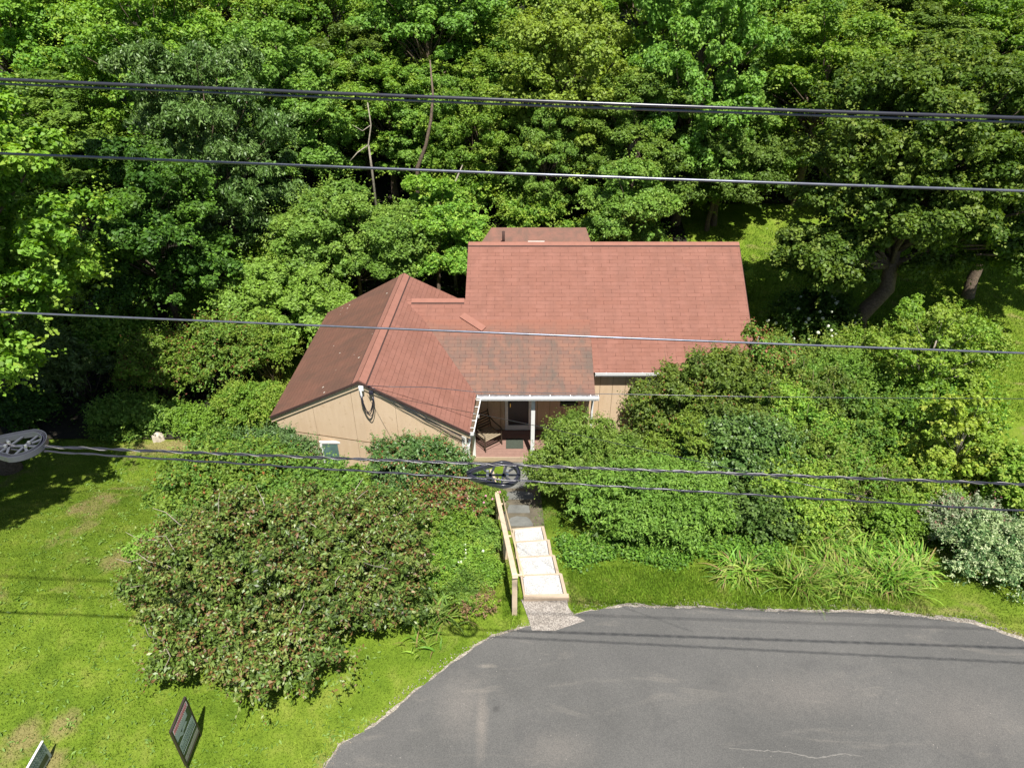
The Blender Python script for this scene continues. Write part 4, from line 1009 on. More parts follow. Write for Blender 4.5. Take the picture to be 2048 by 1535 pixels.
for q, (rx, rz, cz, m, cr, cols, sd, kw) in enumerate(spec):
    first = [f for f in FT if f[0] == q]
    e = tree('maple_tree' if q != 3 else 'forest_tree', 'x', 'tree', (0, 0, 0), rx, rx, rz, cz, m, cr, int(62000 * Q), .165, .12, cols, sd, .24, WOOD, every=2, up=.55, jit=.5, sub=8, subr=.45, low=-.75, **kw)
    czl = cz
    for k, (_, px, py, Y, s, lab) in enumerate(first):
        p = at(px, py, Y=Y); g = tz(p.x, p.y); base = p.z - czl * s
        zs = s
        if base < g: pass
        # the foot stays on the ground: stretch the tree so that its crown reaches the height seen
        sz = min(1.7, max(.62, (p.z - g) / czl)); rot = (k * 2.4 + q) % 6.28; loc = (p.x, p.y, g - .05)
        if k == 0: e.location = loc; e.rotation_euler.z = rot; e.scale = (s, s, sz); e['label'] = lab
        else: copy_thing(e, loc, (s, s, sz), rot, lab)

# ---- single trees
tree('maple_tree', 'large bright yellow green maple filling the left edge above the lawn', 'tree', (-15.9, 17.3, tz(0, 17.3)), 4.6, 4.2, 7.2, 8.2, 150, .95, int(165000 * Q), .15, .12, [(.085, .20, .02), (.14, .28, .028), (.20, .35, .038), (.26, .38, .05)], 31, .3, flat=.5, up=.6, sub=9, low=-.6)
tree('maple_tree', 'maple standing outside the left edge whose shade falls on the lawn corner', 'tree', (-15.6, 11.2, -.2), 3.0, 2.6, 2.4, 6.6, 40, .9, int(30000 * Q), .16, .12, MAPLE, 32, .22, flat=.55)
tree('cherry_tree', 'tall grey green drooping cherry between the left maple and the bright maples', 'tree', (-12.6, 30, tz(0, 30)), 3.6, 3.4, 5.6, 5.6, 85, .8, int(85000 * Q), .20, .07, CHERRY, 33, .2, flat=.9, up=.15, jit=.6, droop=.9, sub=9, mat='glossleaf', low=-.7)
tree('young_maple', 'small bright green maple with round lobes directly left of the wing ridge peak', 'tree', (-6.5, 27.6, tz(0, 27.6)), 3.0, 2.4, 2.3, 3.6, 42, .85, int(75000 * Q), .125, .10, BRIGHT, 34, .1, flat=.65, up=.6, sub=10)
tree('young_maple', 'low bright maple behind the left eave of the wing', 'tree', (-8.7, 25.0, tz(0, 25)), 2.7, 2.0, 1.7, 2.0, 36, .75, int(65000 * Q), .12, .095, [BRIGHT[1], BRIGHT[2], LIME[1]], 35, .09, flat=.6, up=.65, sub=10)
tree('young_maple', 'dim green sapling maple in the corner between wing and rear roof', 'tree', (-3.2, 28.5, tz(0, 28)), 2.0, 2.0, 2.6, 3.2, 30, .7, int(36000 * Q), .13, .10, MAPLE, 36, .09, flat=.7)
tree('young_maple', 'green maple leaning over the right corner of the rear roof', 'tree', (4.9, 29.5, tz(0, 29)), 2.0, 2.0, 2.7, 3.7, 30, .75, int(42000 * Q), .13, .10, BRIGHT, 37, .1, flat=.65)
tree('maple_tree', 'big old maple with a thick leaning trunk behind the right hand shrubs', 'tree', (13.8, 24.7, tz(0, 25)), 5.0, 3.8, 4.1, 7.2, 140, 1.0, int(225000 * Q), .145, .11, [(.05, .115, .016), (.085, .17, .022), (.13, .22, .03), (.19, .27, .045)], 38, .34, lean=(1.7, 1.2), flat=.5, up=.55, sub=9, low=-.62, bark='bark', extra=[(-2.1, -.2, 4.1, 1.7, 1.2, 1.6, 22), (3.6, .3, 4.4, 2.4, 1.3, 1.4, 24), (6.2, .8, 4.4, 1.6, 1.2, 1.4, 14)])
tree('maple_tree', 'lower maple spreading behind the big leaning trunk at the right edge', 'tree', (21.0, 29.5, tz(0, 29)), 4.2, 3.2, 3.6, 4.8, 70, .95, int(70000 * Q), .145, .11, MAPLE, 39, .25, flat=.55, low=-.7)
tree('young_maple', 'rounded fresh green maple at the right end of the roof ridge above the lawn strip', 'tree', (10.2, 35.5, tz(0, 35)), 2.8, 2.4, 2.9, 3.2, 40, .85, int(52000 * Q), .13, .10, [(.08, .16, .025), (.12, .21, .035), (.17, .26, .05)], 40, .12, flat=.7, low=-.5)
# bare snag and dead trunks in the gap
def snag(label, pts, rad, mat, name='dead_tree'):
    mb = MB()
    for a, r in zip(pts, rad): mb.tube(a, r, 7)
    return tag(mb.build(name, mat, smooth=True), label, 'tree')
P_ = lambda px, py, Y: at(px, py, Y=Y)
tree('maple_tree', 'shaded dark maple between the left edge maple and the drooping cherry', 'tree', (-13.6, 25.5, tz(0, 25.5)), 2.8, 2.6, 3.8, 4.6, 50, .85, int(50000 * Q), .14, .11, DARK + MAPLE[1:2], 45, .16, flat=.5, low=-.6)  # DARK leaf colours put the shade of this crown into its foliage
tree('maple_tree', 'very tall maple added out of view so its canopy shades the left hollow', 'tree', (-18.5, 21.5, tz(0, 21)), 4.0, 3.4, 2.6, 15.6, 60, 1.0, int(60000 * Q), .17, .13, MAPLE, 46, .3, lean=(1.2, .8), flat=.55, every=200)  # unseen tree added for the shade its high canopy casts on the hollow
snag('pale bare snag with crooked side branches hanging in the gap under the double cable', [[P_(735, 205, 31), P_(742, 250, 31), P_(737, 290, 31), P_(715, 305, 30.8), P_(700, 322, 30.6)], [P_(742, 250, 31), P_(725, 262, 30.9), P_(705, 250, 30.8)], [P_(737, 290, 31), P_(744, 340, 31.2), Vector((P_(744, 340, 31.2).x, 31.4, tz(0, 31.4) - .2))]], [[.02, .03, .035, .025, .012], [.022, .016, .008], [.035, .05, .08]], 'greybark')
snag('slender curved trunk rising through the dark gap behind the house', [[Vector((P_(835, 335, 33).x - .3, 33.2, tz(0, 33) - .2)), P_(835, 335, 33), P_(852, 290, 33), P_(862, 240, 33), P_(866, 190, 33.3), P_(860, 120, 33.6)]], [[.11, .095, .08, .07, .05, .03]], 'bark', 'tree_trunk')
snag('pale forked branch lying under the leaves left of the house gap', [[P_(905, 420, 30), P_(900, 385, 30), P_(912, 360, 30), P_(925, 330, 30.3)], [Vector((P_(905, 420, 30).x, 30, tz(0, 30) - .2)), P_(905, 420, 30)]], [[.06, .05, .04, .02], [.1, .06]], 'greybark')
snag('dark leaning trunk crossing the gap right of the rear roof', [[Vector((P_(1225, 340, 34).x, 34, tz(0, 34) - .2)), P_(1255, 300, 34), P_(1300, 250, 34.3), P_(1340, 205, 34.6)]], [[.2, .14, .1, .05]], 'greybark', 'tree_trunk')

# ---- woodland edge shrubs
ED = 'shrubs along the foot of the wood'
ed, _ = shrub('green understorey bush behind the rear roof', 1.6, 29.5, 1.6, 1.5, .2, 24, .55, int(24000 * Q), .12, .09, MAPLE, 41, 'understorey_bush', ED, low=-.1)
for k, (x, y, s, lab) in enumerate([(-1.2, 30.5, 1.1, 'understorey bush in the dark gap left of the rear roof'), (3.6, 31, 1.2, 'understorey bush behind the middle of the main ridge'), (6.4, 30.6, 1.0, 'understorey bush behind the right part of the main ridge'),
        (-4.6, 32, 1.2, 'understorey bush below the slender curved trunk'), (-8.5, 31.5, 1.2, 'understorey bush behind the round lobed small maple'), (8.6, 36.5, 1.3, 'understorey bush at the far end of the sunny lawn strip'),
        (14, 39, 1.5, 'understorey bush far behind the leaning maple'), (20, 38, 1.5, 'understorey bush beyond the lawn at the right edge'), (-2.5, 35.5, 1.4, 'understorey bush deep in the gap of trunks'), (.8, 34.5, 1.2, 'understorey bush straight behind the rear roof'),
        (9.4, 29.6, .8, 'small bush at the lawn edge just right of the roof'), (-10.5, 28.5, 1.3, 'shaded bush in the black hollow under the drooping cherry'), (-16.5, 27.5, 1.5, 'shaded bush at the back of the black hollow near the left edge'), (-12.6, 26.6, .9, 'small shaded bush in the middle of the black hollow'), (-15.2, 23.6, 1.1, 'bush on the dark slope behind the rhododendron'), (-18.0, 23.0, 1.3, 'bush on the dark slope at the very left edge')]):
    copy_thing(ed, (x, y, tz(x, y)), s, k * 1.3, lab)
shrub('loose green lilac bush at the woods edge with a brownish top, left of the wing', -12.4, 21.4, 1.6, 1.3, .1, 30, .5, int(36000 * Q), .10, .06, LIME[:2] + OLIVE[1:2] + [MAPLE[2]], 51, up=.4, alt=RED, altp=.06)
shrub('dark green glossy bush between the lilac and the yellow green bushes left of the wing', -10.4, 21.8, 1.7, 1.4, .5, 30, .5, int(36000 * Q), .10, .065, LILAC + [BRIGHT[1]], 52, up=.4, alt=RED, altp=.04)
shrub('yellow green mounded bush halfway along the left eave of the wing', -9.0, 22.7, 1.15, 1.0, .1, 18, .42, int(20000 * Q), .07, .045, LIME, 53, up=.5)
shrub('yellow green mounded bush at the front end of the left eave', -9.0, 19.9, 1.35, 1.0, -.75, 22, .42, int(24000 * Q), .07, .045, LIME, 54, up=.5)
shrub('upright rhododendron with long narrow leaves at the woods edge under the left maple', -15.6, 21.4, 1.3, 1.2, .2, 22, .5, int(9000 * Q), .2, .055, [(.07, .14, .03), (.12, .20, .045), (.18, .26, .07)], 55, mat='glossleaf', up=.7, droop=-.5, name='rhododendron')
shrub('low light green bush spilling onto the lawn below the rhododendron', -12.9, 19.9, 1.6, .8, -1.35, 18, .4, int(20000 * Q), .09, .07, BRIGHT, 56, up=.6)
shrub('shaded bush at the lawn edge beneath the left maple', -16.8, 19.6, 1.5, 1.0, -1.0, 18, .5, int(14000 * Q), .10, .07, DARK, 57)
shrub('low leafy bush at the wing foot beside the lawn', -10.9, 19.6, 1.1, .6, -1.6, 14, .35, int(14000 * Q), .08, .06, LIME[:2], 58, up=.6)
shrub('white flowered dark hydrangea beside the old maple trunk', 12.0, 25.2, 1.9, 1.5, -.1, 28, .5, int(30000 * Q), .13, .10, DARK, 59, name='hydrangea')
hyd = [o for o in C.objects if o.name.startswith('hydrangea') and o.type == 'EMPTY'][-1]
def flower_heads(parent, pts, r, mat, name='flower_head', n=14):
    base = None; rng = random.Random(3)
    mb = MB()
    for _ in range(n * 3):
        d = Vector((rng.gauss(0, 1), rng.gauss(0, 1), rng.gauss(.4, 1))).normalized() * r; s = r * .4
        mb.box(-s, s, -s, s, -s * .3, s * .3, d.to_track_quat('Z', 'Y').to_matrix(), d)
    o0 = mb.build(name, mat, parent); o0.location = pts[0]
    for p in pts[1:]: o = o0.copy(); C.objects.link(o); o.parent = parent; o.location = p; s = rng.uniform(.7, 1.2); o.scale = (s, s, s)
rr = random.Random(12); pts = []
while len(pts) < 46:
    d = Vector((rr.gauss(0, 1), rr.gauss(-.5, 1), rr.gauss(.6, .8))).normalized()
    if d.z > -.1 and d.y < .5: pts.append(Vector((d.x * 1.95, d.y * 1.6, 1.1 + d.z * 1.2)))
flower_heads(hyd, pts, .05, 'petal')

# ---- left garden
def twigs_on(e, cl, cr, n, seed, mat='greybark'):
    rng = np.random.default_rng(seed); mb = MB()
    for _ in range(n):
        c = cl[int(rng.integers(len(cl)))]; q = Vector(c[:3]); d = Vector((rng.normal(), rng.normal() - .3, abs(rng.normal()) + .2)).normalized()
        pts = [q, q + d * cr * .5, q + d * cr * .95 + Vector(rng.normal(size=3)) * .08]; pts.append(pts[-1] + (d + Vector(rng.normal(size=3)) * .5) * cr * .35); mb.tube(pts, [.016, .012, .008, .004], 5)
    mb.build('bare_twigs', mat, e, smooth=True)
REDG = [(0.057, 0.103, 0.02), (0.087, 0.148, 0.027), (0.136, 0.217, 0.038), (0.193, 0.246, 0.055)]
e, cl = shrub('very large spreading bronze and green leaved bush in front of the gable, nearest the lawn', -5.2, 10.0, 2.6, 2.1, 2.2, 75, .46, int(100000 * Q), .105, .048, REDG, 61, low=-.2, mat='glossleaf', alt=[(.17, .10, .032), (.22, .14, .045), (.13, .075, .03), (.18, .095, .035)], altp=.11, sub=8, subr=.42, up=.45, jit=.6, cvar=.24, flat=.65, extra=[(2.0, .9, -.1, 1.5, 1.3, .75, 28), (-1.7, .5, -.2, 1.1, 1.1, .7, 18), (.7, -1.5, -.35, 1.3, .75, .55, 16), (-1.0, -1.2, -.45, .9, .7, .45, 9), (2.6, -.1, -.5, .8, .8, .5, 9), (.2, 1.4, .05, 1.7, .9, .75, 18)])
twigs_on(e, cl, .6, 40, 5)
e, cl = shrub('dark green rose bush with orange tips behind the bronze bush, left end', -7.0, 13.4, 2.2, 1.8, 1.35, 60, .48, int(56000 * Q), .10, .06, LILAC[1:] + BRIGHT[:1], 62, alt=[(.3, .12, .03)], altp=.012, up=.5)
shrub('rounded green bush in front of the gable left of its window', -6.5, 15.0, 1.3, 1.0, 1.1, 30, .42, int(34000 * Q), .095, .05, [(.05, .11, .03), (.08, .15, .04), (.12, .19, .06)], 63, mat='glossleaf', up=.5)
shrub('rounded green bush between the gable window and the porch corner', -2.5, 14.3, 1.65, 1.3, 1.0, 38, .45, int(42000 * Q), .095, .05, [(.05, .11, .028), (.08, .155, .035), (.12, .2, .055)], 64, mat='glossleaf', alt=[(.28, .12, .05)], altp=.04, up=.5)
shrub('green climbing bush in the middle between the two gable bushes and the bronze bush', -4.5, 12.6, 2.0, 1.3, 1.3, 44, .45, int(50000 * Q), .10, .065, LILAC[1:] + BRIGHT[:2], 65, up=.5)
shrub('reddish tipped bush just left of the black cable reel', -1.9, 13.2, 1.2, 1.0, .55, 26, .4, int(24000 * Q), .10, .05, REDG, 66, alt=RED, altp=.2, mat='glossleaf')
shrub('green leafy bush between the bronze bush and the middle of the rail', -1.55, 12.1, .95, .8, .45, 24, .34, int(20000 * Q), .085, .045, MAPLE[:3], 68, up=.5)
shrub('low green bush between the bronze bush and the front part of the rail', -1.45, 11.1, .8, .7, .5, 20, .3, int(16000 * Q), .08, .04, MAPLE[:3], 69, up=.5)
p = at(318, 1088, z=.1)
shrub('small lime green hydrangea at the lawn edge of the bronze bush', p.x, p.y, .75, .65, .25, 18, .26, int(9000 * Q), .095, .085, [(.15, .3, .04), (.2, .36, .05)], 67, up=.8, jit=.35, name='hydrangea')
def gz_(px, py, h): 
    z = -.5
    for _ in range(10): q = at(px, py, z=z); z = tz(q.x, q.y) + h
    return q.x, q.y
GP = [(935, 1035, .5, .45, .75, LIME[:1] + BRIGHT[:1], .07, .05, 'lime green perennial clump beside the rail with pinkish buds', 71),
      (905, 1085, .5, .5, .6, MAPLE, .07, .03, 'green perennial clump between the bronze bush and the rail', 72),
      (965, 1085, .4, .5, .55, BRIGHT, .08, .03, 'narrow leaved perennial against the middle of the rail', 73),
      (940, 1125, .5, .45, .55, MAPLE[1:], .07, .035, 'leafy clump with a few cream flowers beside the rail', 74),
      (890, 1150, .45, .4, .5, MAPLE[1:], .09, .025, 'feathery light green clump at the foot of the bronze bush', 75),
      (965, 1150, .35, .35, .4, LIME[:2], .08, .03, 'low light green clump closest to the front rail post', 76),
      (925, 1185, .4, .35, .4, LILAC, .06, .03, 'dark small leaved clump in front of the cream flowered one', 77),
      (955, 1205, .35, .25, .25, YELLOW[:2] + [(.3, .2, .1)], .07, .03, 'yellowish pink tinged low plant on the grass near the road corner', 78),
      (985, 1010, .3, .35, .6, OLIVE, .07, .035, 'pink flowering perennial touching the upper rail', 79),
      (955, 975, .5, .4, .5, OLIVE + [LIME[0]], .07, .03, 'mixed weedy clump under the black cable reel', 80)]
for (px, py, rx, ry, h, cols, L, W, lab, sd) in GP:
    h *= 1.35; rx *= 1.15; ry *= 1.15; x, y = gz_(px, py, h * .4)
    e, cl = shrub(lab, x, y, rx, ry, tz(x, y) + h, 18, .2, int(9000 * Q), L, W, cols, sd, name='perennial_plant', stems=4, up=.6, jit=.7); e['category'] = 'plant'
    if sd in (74, 71, 79): flower_heads(e, [Vector((rr.uniform(-.8, .8) * rx, rr.uniform(-.9, .3) * ry, h * rr.uniform(.9, 1.1))) for _ in range(9)], .022, 'petal' if sd == 74 else 'pink', n=6)

# strap leaved clumps
def strap_clump(label, x, y, n, L, cols, seed, wd=.02, group=None, spread=1.0, rad=.18):
    rng = np.random.default_rng(seed); g = tz(x, y); V = []; Fc = []; col = []
    for _ in range(n):
        a = rng.uniform(0, 6.283) if rng.random() < .65 or n < 150 else rng.normal(seed * 1.7, .7); l = L * rng.uniform(.65, 1.15); b = np.array([math.cos(a), math.sin(a), 0]); r0 = rng.uniform(0, rad); s = np.array([-b[1], b[0], 0]); s = s + rng.normal(size=3) * .25; s /= np.linalg.norm(s)
        el = rng.uniform(.75, 1.5) / spread; p = b * r0 + rng.normal(size=3) * [rad * .9, rad * .9, 0]; K = 6; i0 = len(V); ww = wd * rng.uniform(.7, 1.2)
        for k in range(K + 1):
            t = k / K; q = ww * (1 - t ** 2.2) * (.7 + .6 * math.sin(math.pi * min(1, t + .2))) * .5 + .001
            V.append(p - s * q); V.append(p + s * q)
            an = el - t * rng.uniform(1.9, 2.5) * spread * .9; p = p + (b * math.cos(an) + np.array([0, 0, 1]) * math.sin(an)) * l / K
            if p[2] < .015: p[2] = .015
        c = np.asarray(cols)[rng.integers(len(cols))] * (1 + rng.normal() * .2)
        if rng.random() < .07: c = np.array([.30, .22, .09])
        for k in range(K): Fc.append((i0 + 2 * k, i0 + 2 * k + 1, i0 + 2 * k + 3, i0 + 2 * k + 2)); col.append((*np.clip(c, 0, 1), 1))
    me = bpy.data.meshes.new('daylily_clump'); me.from_pydata([tuple(v) for v in V], [], Fc); at_ = me.attributes.new('col', 'FLOAT_COLOR', 'FACE'); at_.data.foreach_set('color', np.asarray(col, np.float32).ravel()); me.materials.append(M['leaf'])
    o = bpy.data.objects.new('daylily_clump', me); C.objects.link(o); o.location = (x, y, g); return tag(o, label, 'plant', group)
LC = [(.12, .26, .03), (.17, .32, .035), (.23, .36, .05), (.29, .36, .08)]
for k, (px, py, n, L, lab) in enumerate([
    (882, 1222, 75, .75, 'arching daylily clump at the left, beside the round cable reel shadow'),
    (1478, 1140, 130, .8, 'upright daylily clump right of the low ground cover, separate from the others'),
    (1600, 1160, 150, .8, 'first daylily clump at the left end of the long yellowing row'),
    (1655, 1140, 170, .95, 'daylily clump second from the left in the long yellowing row'),
    (1690, 1160, 150, .75, 'front daylily clump with yellow tips hanging over the verge grass'),
    (1735, 1140, 170, .95, 'daylily clump in the centre of the long row, behind the yellow tipped one'),
    (1785, 1158, 150, .8, 'daylily clump right of the centre of the long row at the grass'),
    (1825, 1130, 150, .9, 'last daylily clump at the right end of the row next to the variegated bush'),
    (1660, 1085, 130, .9, 'daylily clump at the back left of the long row under the twiggy bush'),
    (1745, 1090, 130, .9, 'daylily clump at the back of the long row below the dead twigs'),
    (845, 1275, 26, .45, 'few drooping yellow daylily leaves below the arching clump')]):
    x, y = gz_(px, py, .15)
    strap_clump(lab, x, y, int(n * 1.5), L, LC if k else [(.13, .25, .04), (.2, .32, .06)], 90 + k, .030, 'daylily clumps along the verge', [1.0, 1.15, .85, 1.2][k % 4], .2)

# ---- right garden
shrub('fresh green fine leaved bush right of the porch step, the lobe against the porch', 2.25, 15.05, 1.8, 1.6, 1.0, 52, .42, int(52000 * Q), .11, .04, [(.10, .19, .03), (.145, .25, .038), (.20, .30, .05)], 101, up=.5, droop=.3)
shrub('fresh green fine leaved bush nearest the verge, right of the white steps', 3.6, 13.35, 2.15, 1.45, .95, 56, .45, int(64000 * Q), .12, .042, [(.10, .2, .03), (.145, .26, .038), (.19, .31, .05)], 102, up=.5, droop=.3)
shrub('tall dark green lilac bush rising in front of the right half of the red roof', 5.6, 16.9, 2.3, 1.7, 2.25, 68, .52, int(76000 * Q), .105, .065, LILAC + [(.13, .2, .04)], 103, alt=[(.25, .12, .04)], altp=.02, up=.45, dead=20)
shrub('dark glossy ivy leaved bush in the middle of the right hand thicket', 6.5, 15.0, 1.9, 1.4, 1.1, 50, .5, int(48000 * Q), .12, .085, [(.05, .12, .025), (.085, .17, .035), (.13, .22, .05)], 104, mat='glossleaf', up=.5)
shrub('dark bush reaching the verge behind the separate daylily clump', 6.3, 13.3, 1.25, .9, .35, 28, .42, int(28000 * Q), .11, .08, [(.05, .12, .022), (.08, .165, .03), (.12, .21, .045)], 105)
shrub('reddish tipped tall bush covering the right lower corner of the roof', 7.4, 18.2, 1.5, 1.1, 2.1, 34, .42, int(30000 * Q), .10, .055, OLIVE + [BRIGHT[0]], 106, alt=[(.3, .12, .06)], altp=.1, up=.45, dead=24, stem='twig')
shrub('yellow green goldenrod like bush right of the roof corner', 9.6, 20.4, 2.2, 1.5, .8, 44, .5, int(38000 * Q), .10, .045, [(.09, .17, .03), (.14, .22, .035), (.22, .28, .045)], 107, up=.5)
shrub('bright lime bush in front of the old maple trunk', 12.2, 21.0, 2.0, 1.3, .55, 38, .45, int(30000 * Q), .10, .05, LIME, 108, up=.5)
shrub('olive bush with grey twigs in the centre of the right hand thicket', 8.9, 17.7, 2.0, 1.5, 1.15, 44, .48, int(36000 * Q), .10, .05, OLIVE + [(.12, .19, .04)], 109, up=.45, dead=60, stem='twig', jit=.7)
shrub('deep green bush right of the centre of the thicket', 10.3, 17.0, 1.7, 1.4, .9, 36, .45, int(36000 * Q), .10, .065, LILAC + [BRIGHT[0]], 110, up=.45)
shrub('half dead brown twiggy bush behind the daylily row', 9.0, 14.2, 1.5, 1.1, .15, 26, .42, int(13000 * Q), .09, .045, OLIVE, 111, up=.4, dead=220, stem='twig', jit=.8)
shrub('green bush left of the dead twigs above the daylily row', 7.9, 15.9, 1.5, 1.2, .5, 34, .42, int(30000 * Q), .10, .055, LILAC[1:] + OLIVE[1:2], 112, dead=20, stem='twig')
shrub('vivid yellow green bush at the right edge beside the lower cables', 12.3, 15.6, 1.7, 1.5, .7, 40, .48, int(42000 * Q), .11, .075, YELLOW, 113, up=.55)
shrub('yellow green bush behind the variegated one', 10.7, 14.2, 1.4, 1.2, .2, 30, .42, int(30000 * Q), .10, .065, LIME[1:] + YELLOW[:1], 114, up=.55)
shrub('yellow green bush cut by the right edge behind the others', 13.6, 18.4, 1.8, 1.5, .6, 36, .5, int(34000 * Q), .11, .075, YELLOW[:2] + LIME[:1], 115, up=.55)
for k, (x, y, rx, ry, top, cols, lab) in enumerate([(7.9, 16.9, 1.9, 1.5, 1.15, MAPLE, 'mid green loose bush between the tall lilac and the olive bush'), (10.0, 18.7, 2.0, 1.5, 1.0, BRIGHT[:2] + OLIVE[1:2], 'loose green bush behind the centre of the thicket, before the old maple trunk'),
        (8.4, 14.9, 1.7, 1.3, .85, OLIVE[1:] + MAPLE[1:2], 'yellowish loose bush above the brown twigs'), (11.4, 16.6, 1.8, 1.4, 1.0, LIME[:2] + BRIGHT[:1], 'light green loose bush left of the vivid yellow green bush'), (7.2, 13.6, 1.4, 1.0, .6, MAPLE[1:], 'green bush behind the left end of the daylily row'),
        (5.0, 15.4, 1.5, 1.2, 1.1, LILAC[1:] + MAPLE[2:3], 'green bush between the fine leaved bush and the tall lilac')]):
    shrub(lab, x, y, rx, ry, top, 40, .44, int(40000 * Q), .105, .055, cols, 140 + k, up=.45, dead=12, stem='twig', jit=.65)
shrub('yellow green tall bush behind the slim sapling', 15.0, 21.3, 2.4, 1.7, 1.5, 46, .5, int(40000 * Q), .11, .07, LIME + YELLOW[:1], 121, up=.5)
shrub('green bush under the slim sapling left of its stems', 11.1, 19.4, 1.6, 1.3, .7, 34, .46, int(34000 * Q), .105, .06, BRIGHT + OLIVE[1:2], 122, up=.5, dead=14, stem='twig')
shrub('light green bush at the right edge above the variegated bush', 13.6, 13.6, 1.5, 1.3, 1.2, 34, .46, int(32000 * Q), .11, .07, LIME, 123, up=.5)
tree('sapling', 'slim sapling with bare forking stems and a yellowish top at the right edge', 'tree', (13.0, 18.9, tz(0, 18.9)), 1.9, 1.5, 2.0, 3.2, 30, .42, int(10000 * Q), .11, .07, LIME + YELLOW[1:2], 116, .07, bark='greybark', flat=.7, every=1, low=-.5)
tree('sapling', 'thin leaning sapling with pale stems above the vivid yellow green bush', 'tree', (12.0, 15.0, tz(0, 15)), 1.1, .9, 1.2, 2.3, 16, .36, int(6000 * Q), .11, .075, YELLOW, 117, .06, bark='greybark', flat=.7, every=1)
shrub('variegated white and green bush at the right edge of the verge', 11.45, 11.45, 1.5, 1.1, .75, 34, .38, int(34000 * Q), .085, .038, GREY, 118, up=.5, alt=[(.08, .16, .05)], altp=.25, name='variegated_bush')
shrub('pale variegated bush at the corner, with pinkish sprigs', 11.2, 12.7, 1.2, .8, .45, 22, .36, int(18000 * Q), .085, .038, [(.12, .2, .07), (.22, .30, .14), (.4, .45, .28)], 119, up=.5, alt=[(.35, .15, .14)], altp=.05, name='variegated_bush')
shrub('tangled green bush between lily row and variegated bushes', 9.9, 13.2, 1.0, .8, .0, 20, .35, int(16000 * Q), .09, .05, LIME[:2] + OLIVE[1:2], 120)

# ---- ground cover and grass
def scatter_stuff(name, pts, h, L, W, cols, seed, per=18, rad=.12, mat='leaf'):
    rng = np.random.default_rng(seed); pts = np.asarray(pts); n = len(pts) * per; i = np.repeat(np.arange(len(pts)), per)
    P = pts[i] + np.stack([rng.normal(size=n) * rad, rng.normal(size=n) * rad, rng.uniform(.02, 1, n) * h], 1)
    P[:, 2] = np.maximum(P[:, 2], terr(P[:, 0], P[:, 1]) + .02)
    N = unit(np.array([0, 0, 1.0]) + rng.normal(size=(n, 3)) * .5); T = rng.normal(size=(n, 3)); T = unit(T - N * (T * N).sum(1)[:, None])
    cols = np.asarray(cols, float); col = cols[rng.integers(len(cols), size=n)] * (1 + rng.normal(size=(n, 1)) * .15); s = rng.uniform(.7, 1.3, n)
    me = leafmesh(name, P, N, T, L * s, W * s, col, mat); o = bpy.data.objects.new(name, me); C.objects.link(o); return tag(o, kind='stuff')
rng = np.random.default_rng(77)
pts = []
while len(pts) < 520:
    x = rng.uniform(1.1, 6.6); y = 11.75 + rng.uniform(0, 1.2) + .25 * math.sin(x * 3)
    if x < 1.3 + (y - 11) * -.1: continue
    pts.append((x, y, tz(x, y)))
scatter_stuff('ground_cover', pts, .22, .07, .05, [(.12, .26, .03), (.17, .32, .04), (.08, .18, .025)], 3, 26, .1)
pts = [(rng.uniform(-14.5, -8.6), 0, 0) for _ in range(420)]; pts = [(x, 19.1 + rng.uniform(-.1, .9) + .2 * math.sin(x * 2), 0) for x, _, _ in pts]; pts = [(x, y, tz(x, y)) for x, y, _ in pts]
scatter_stuff('ground_cover', pts, .35, .08, .05, [(.09, .2, .03), (.14, .26, .035), (.19, .3, .05)], 4, 26, .12)
pts = [(x, y, tz(x, y)) for x, y in zip(rng.uniform(-9, -.75, 1100), rng.uniform(11.3, 15.8, 1100)) if x < -.45 - (y - 10) * .1]
scatter_stuff('ground_cover', pts, .35, .09, .05, LILAC, 5, 14, .15)
pts = [(x, y, tz(x, y)) for x, y in zip(rng.uniform(1.6, 15, 1500), rng.uniform(12.3, 21, 1500)) if not (y > 17.3 and x < 7.7)]
scatter_stuff('ground_cover', pts, .5, .10, .05, LILAC + LIME[:1], 6, 14, .2)
pts = [(x, y, tz(x, y)) for x, y in zip(rng.uniform(-34, 30, 3800), rng.uniform(19.5, 48, 3800)) if in_wood(x, y)]
scatter_stuff('ground_cover', pts, .7, .14, .10, DARK + MAPLE[:2], 7, 16, .35)
pts = [(x, y, tz(x, y)) for x, y in zip(rng.uniform(.7, 1.5, 60), rng.uniform(13.3, 17.4, 60))]
scatter_stuff('ground_cover', pts, .06, .05, .012, [(.12, .24, .03)], 8, 30, .1)

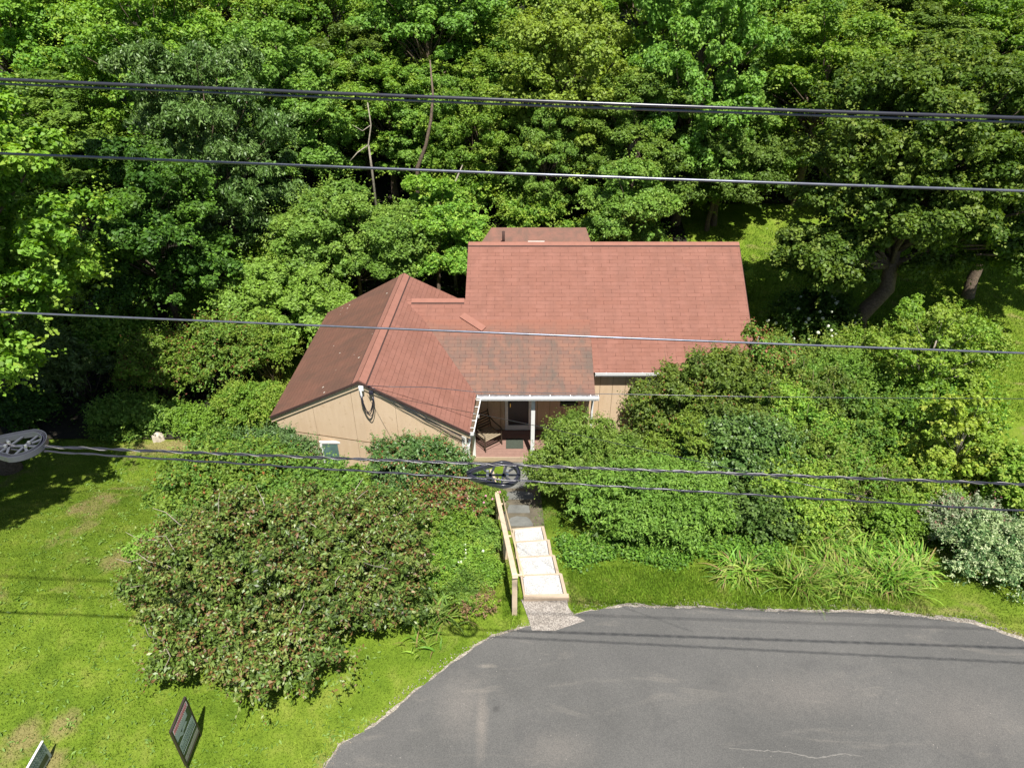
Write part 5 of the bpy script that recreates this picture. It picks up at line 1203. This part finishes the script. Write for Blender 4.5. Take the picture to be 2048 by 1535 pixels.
def road_mask(x, y):
    inside = inpoly(x, y, [(25, 5), (25, -40), (-7, -40), (-4.6, 2)][::-1][::1] + []) if False else None
    ys_ = np.interp(x, [p[0] for p in ROAD[1:]], [p[1] for p in ROAD[1:]]); g_ = np.array([gw(v) for v in np.linspace(-4, 16, 200)])
    return (x > -3.5) & (y < ys_ + .03 + np.interp(x, np.linspace(-4, 16, 200), g_) + .03 * np.sin(x * 9) + .03 * np.sin(x * 23))
def grass_field(name, n, x0, x1, y0, y1, h, wd, seed, ok, tint=(1, 1, 1), lean=.7):
    rng = np.random.default_rng(seed); x = rng.uniform(x0, x1, n); y = rng.uniform(y0, y1, n); k = ok(x, y); x, y = x[k], y[k]; n = len(x)
    z = zg(x, y); hh = h * rng.uniform(.5, 1.3, n); a = rng.uniform(0, 6.283, n); ln = rng.uniform(0, lean, n)
    D = np.stack([np.cos(a) * ln, np.sin(a) * ln, np.ones(n)], 1) * hh[:, None]; b = rng.uniform(0, 6.283, n); S = np.stack([np.cos(b), np.sin(b), np.zeros(n)], 1) * (wd * rng.uniform(.6, 1.2, n))[:, None] * .5
    B = np.stack([x, y, z], 1); V = np.empty((n, 3, 3), np.float32); V[:, 0] = B - S; V[:, 1] = B + S; V[:, 2] = B + D
    me = bpy.data.meshes.new(name); me.vertices.add(3 * n); me.loops.add(3 * n); me.polygons.add(n)
    me.vertices.foreach_set('co', V.ravel()); me.loops.foreach_set('vertex_index', np.arange(3 * n, dtype=np.int32)); me.polygons.foreach_set('loop_start', np.arange(0, 3 * n, 3, dtype=np.int32))
    try: me.polygons.foreach_set('loop_total', np.full(n, 3, np.int32))
    except Exception: pass
    t = 1 + rng.normal(size=(n, 1)) * .22; col = np.ones((n, 4), np.float32); col[:, :3] = np.clip(t * np.array(tint), .3, 2)
    a_ = me.attributes.new('col', 'FLOAT_COLOR', 'FACE'); a_.data.foreach_set('color', col.ravel()); me.update(calc_edges=True); me.validate(); me.materials.append(M['blade'])
    o = bpy.data.objects.new(name, me); C.objects.link(o); return tag(o, kind='stuff')
def ok_l(x, y):
    house_ = (x > -7) & (x < 7.5) & (y > 16.2); path_ = (x > -.05 + (10.4 - y) * .07 + .22) & (x < 1.28) & (y < 13.3) & (y > 9.6); p2 = (x > -.2) & (x < .8) & (y > 13)
    return ~road_mask(x, y) & ~house_ & ~path_ & ~p2 & ~((x > -4.2) & (x < -.4) & (y > 12.5) & (y < 16)) & ~((x > 2) & (y > 12.8) & (y < 19))
grass_field('lawn_grass', 370000, -16.5, 13.5, 5.6, 19.6, .05, .016, 1, ok_l)
grass_field('lawn_grass', 26000, -13.5, 13, 5.6, 19.6, .085, .022, 2, lambda x, y: ok_l(x, y) & (np.sin(x * 1.7 + 1) * np.sin(y * 1.9) + .5 * np.sin(x * 5 + y * 3) > .1), (1.25, 1.2, 1.1), 1.0)
grass_field('lawn_grass', 90000, 7.6, 26, 20, 36, .10, .035, 3, lambda x, y: ~in_wood(x, y), (1.1, 1.15, 1), .8)
grass_field('lawn_grass', 30000, -.2, 9, 9.6, 11.6, .09, .02, 5, ok_l, (1.05, 1.15, 1), .9)
# broad weed leaves in the lawn
pts = [(x, y, tz(x, y)) for x, y in zip(rng.uniform(-13, -2.5, 1500), rng.uniform(6.2, 18.5, 1500)) if not road_mask(np.array([x]), np.array([y]))[0]]
scatter_stuff('lawn_weeds', pts, .05, .085, .03, [(.16, .3, .045), (.22, .36, .08)], 9, 4, .06)
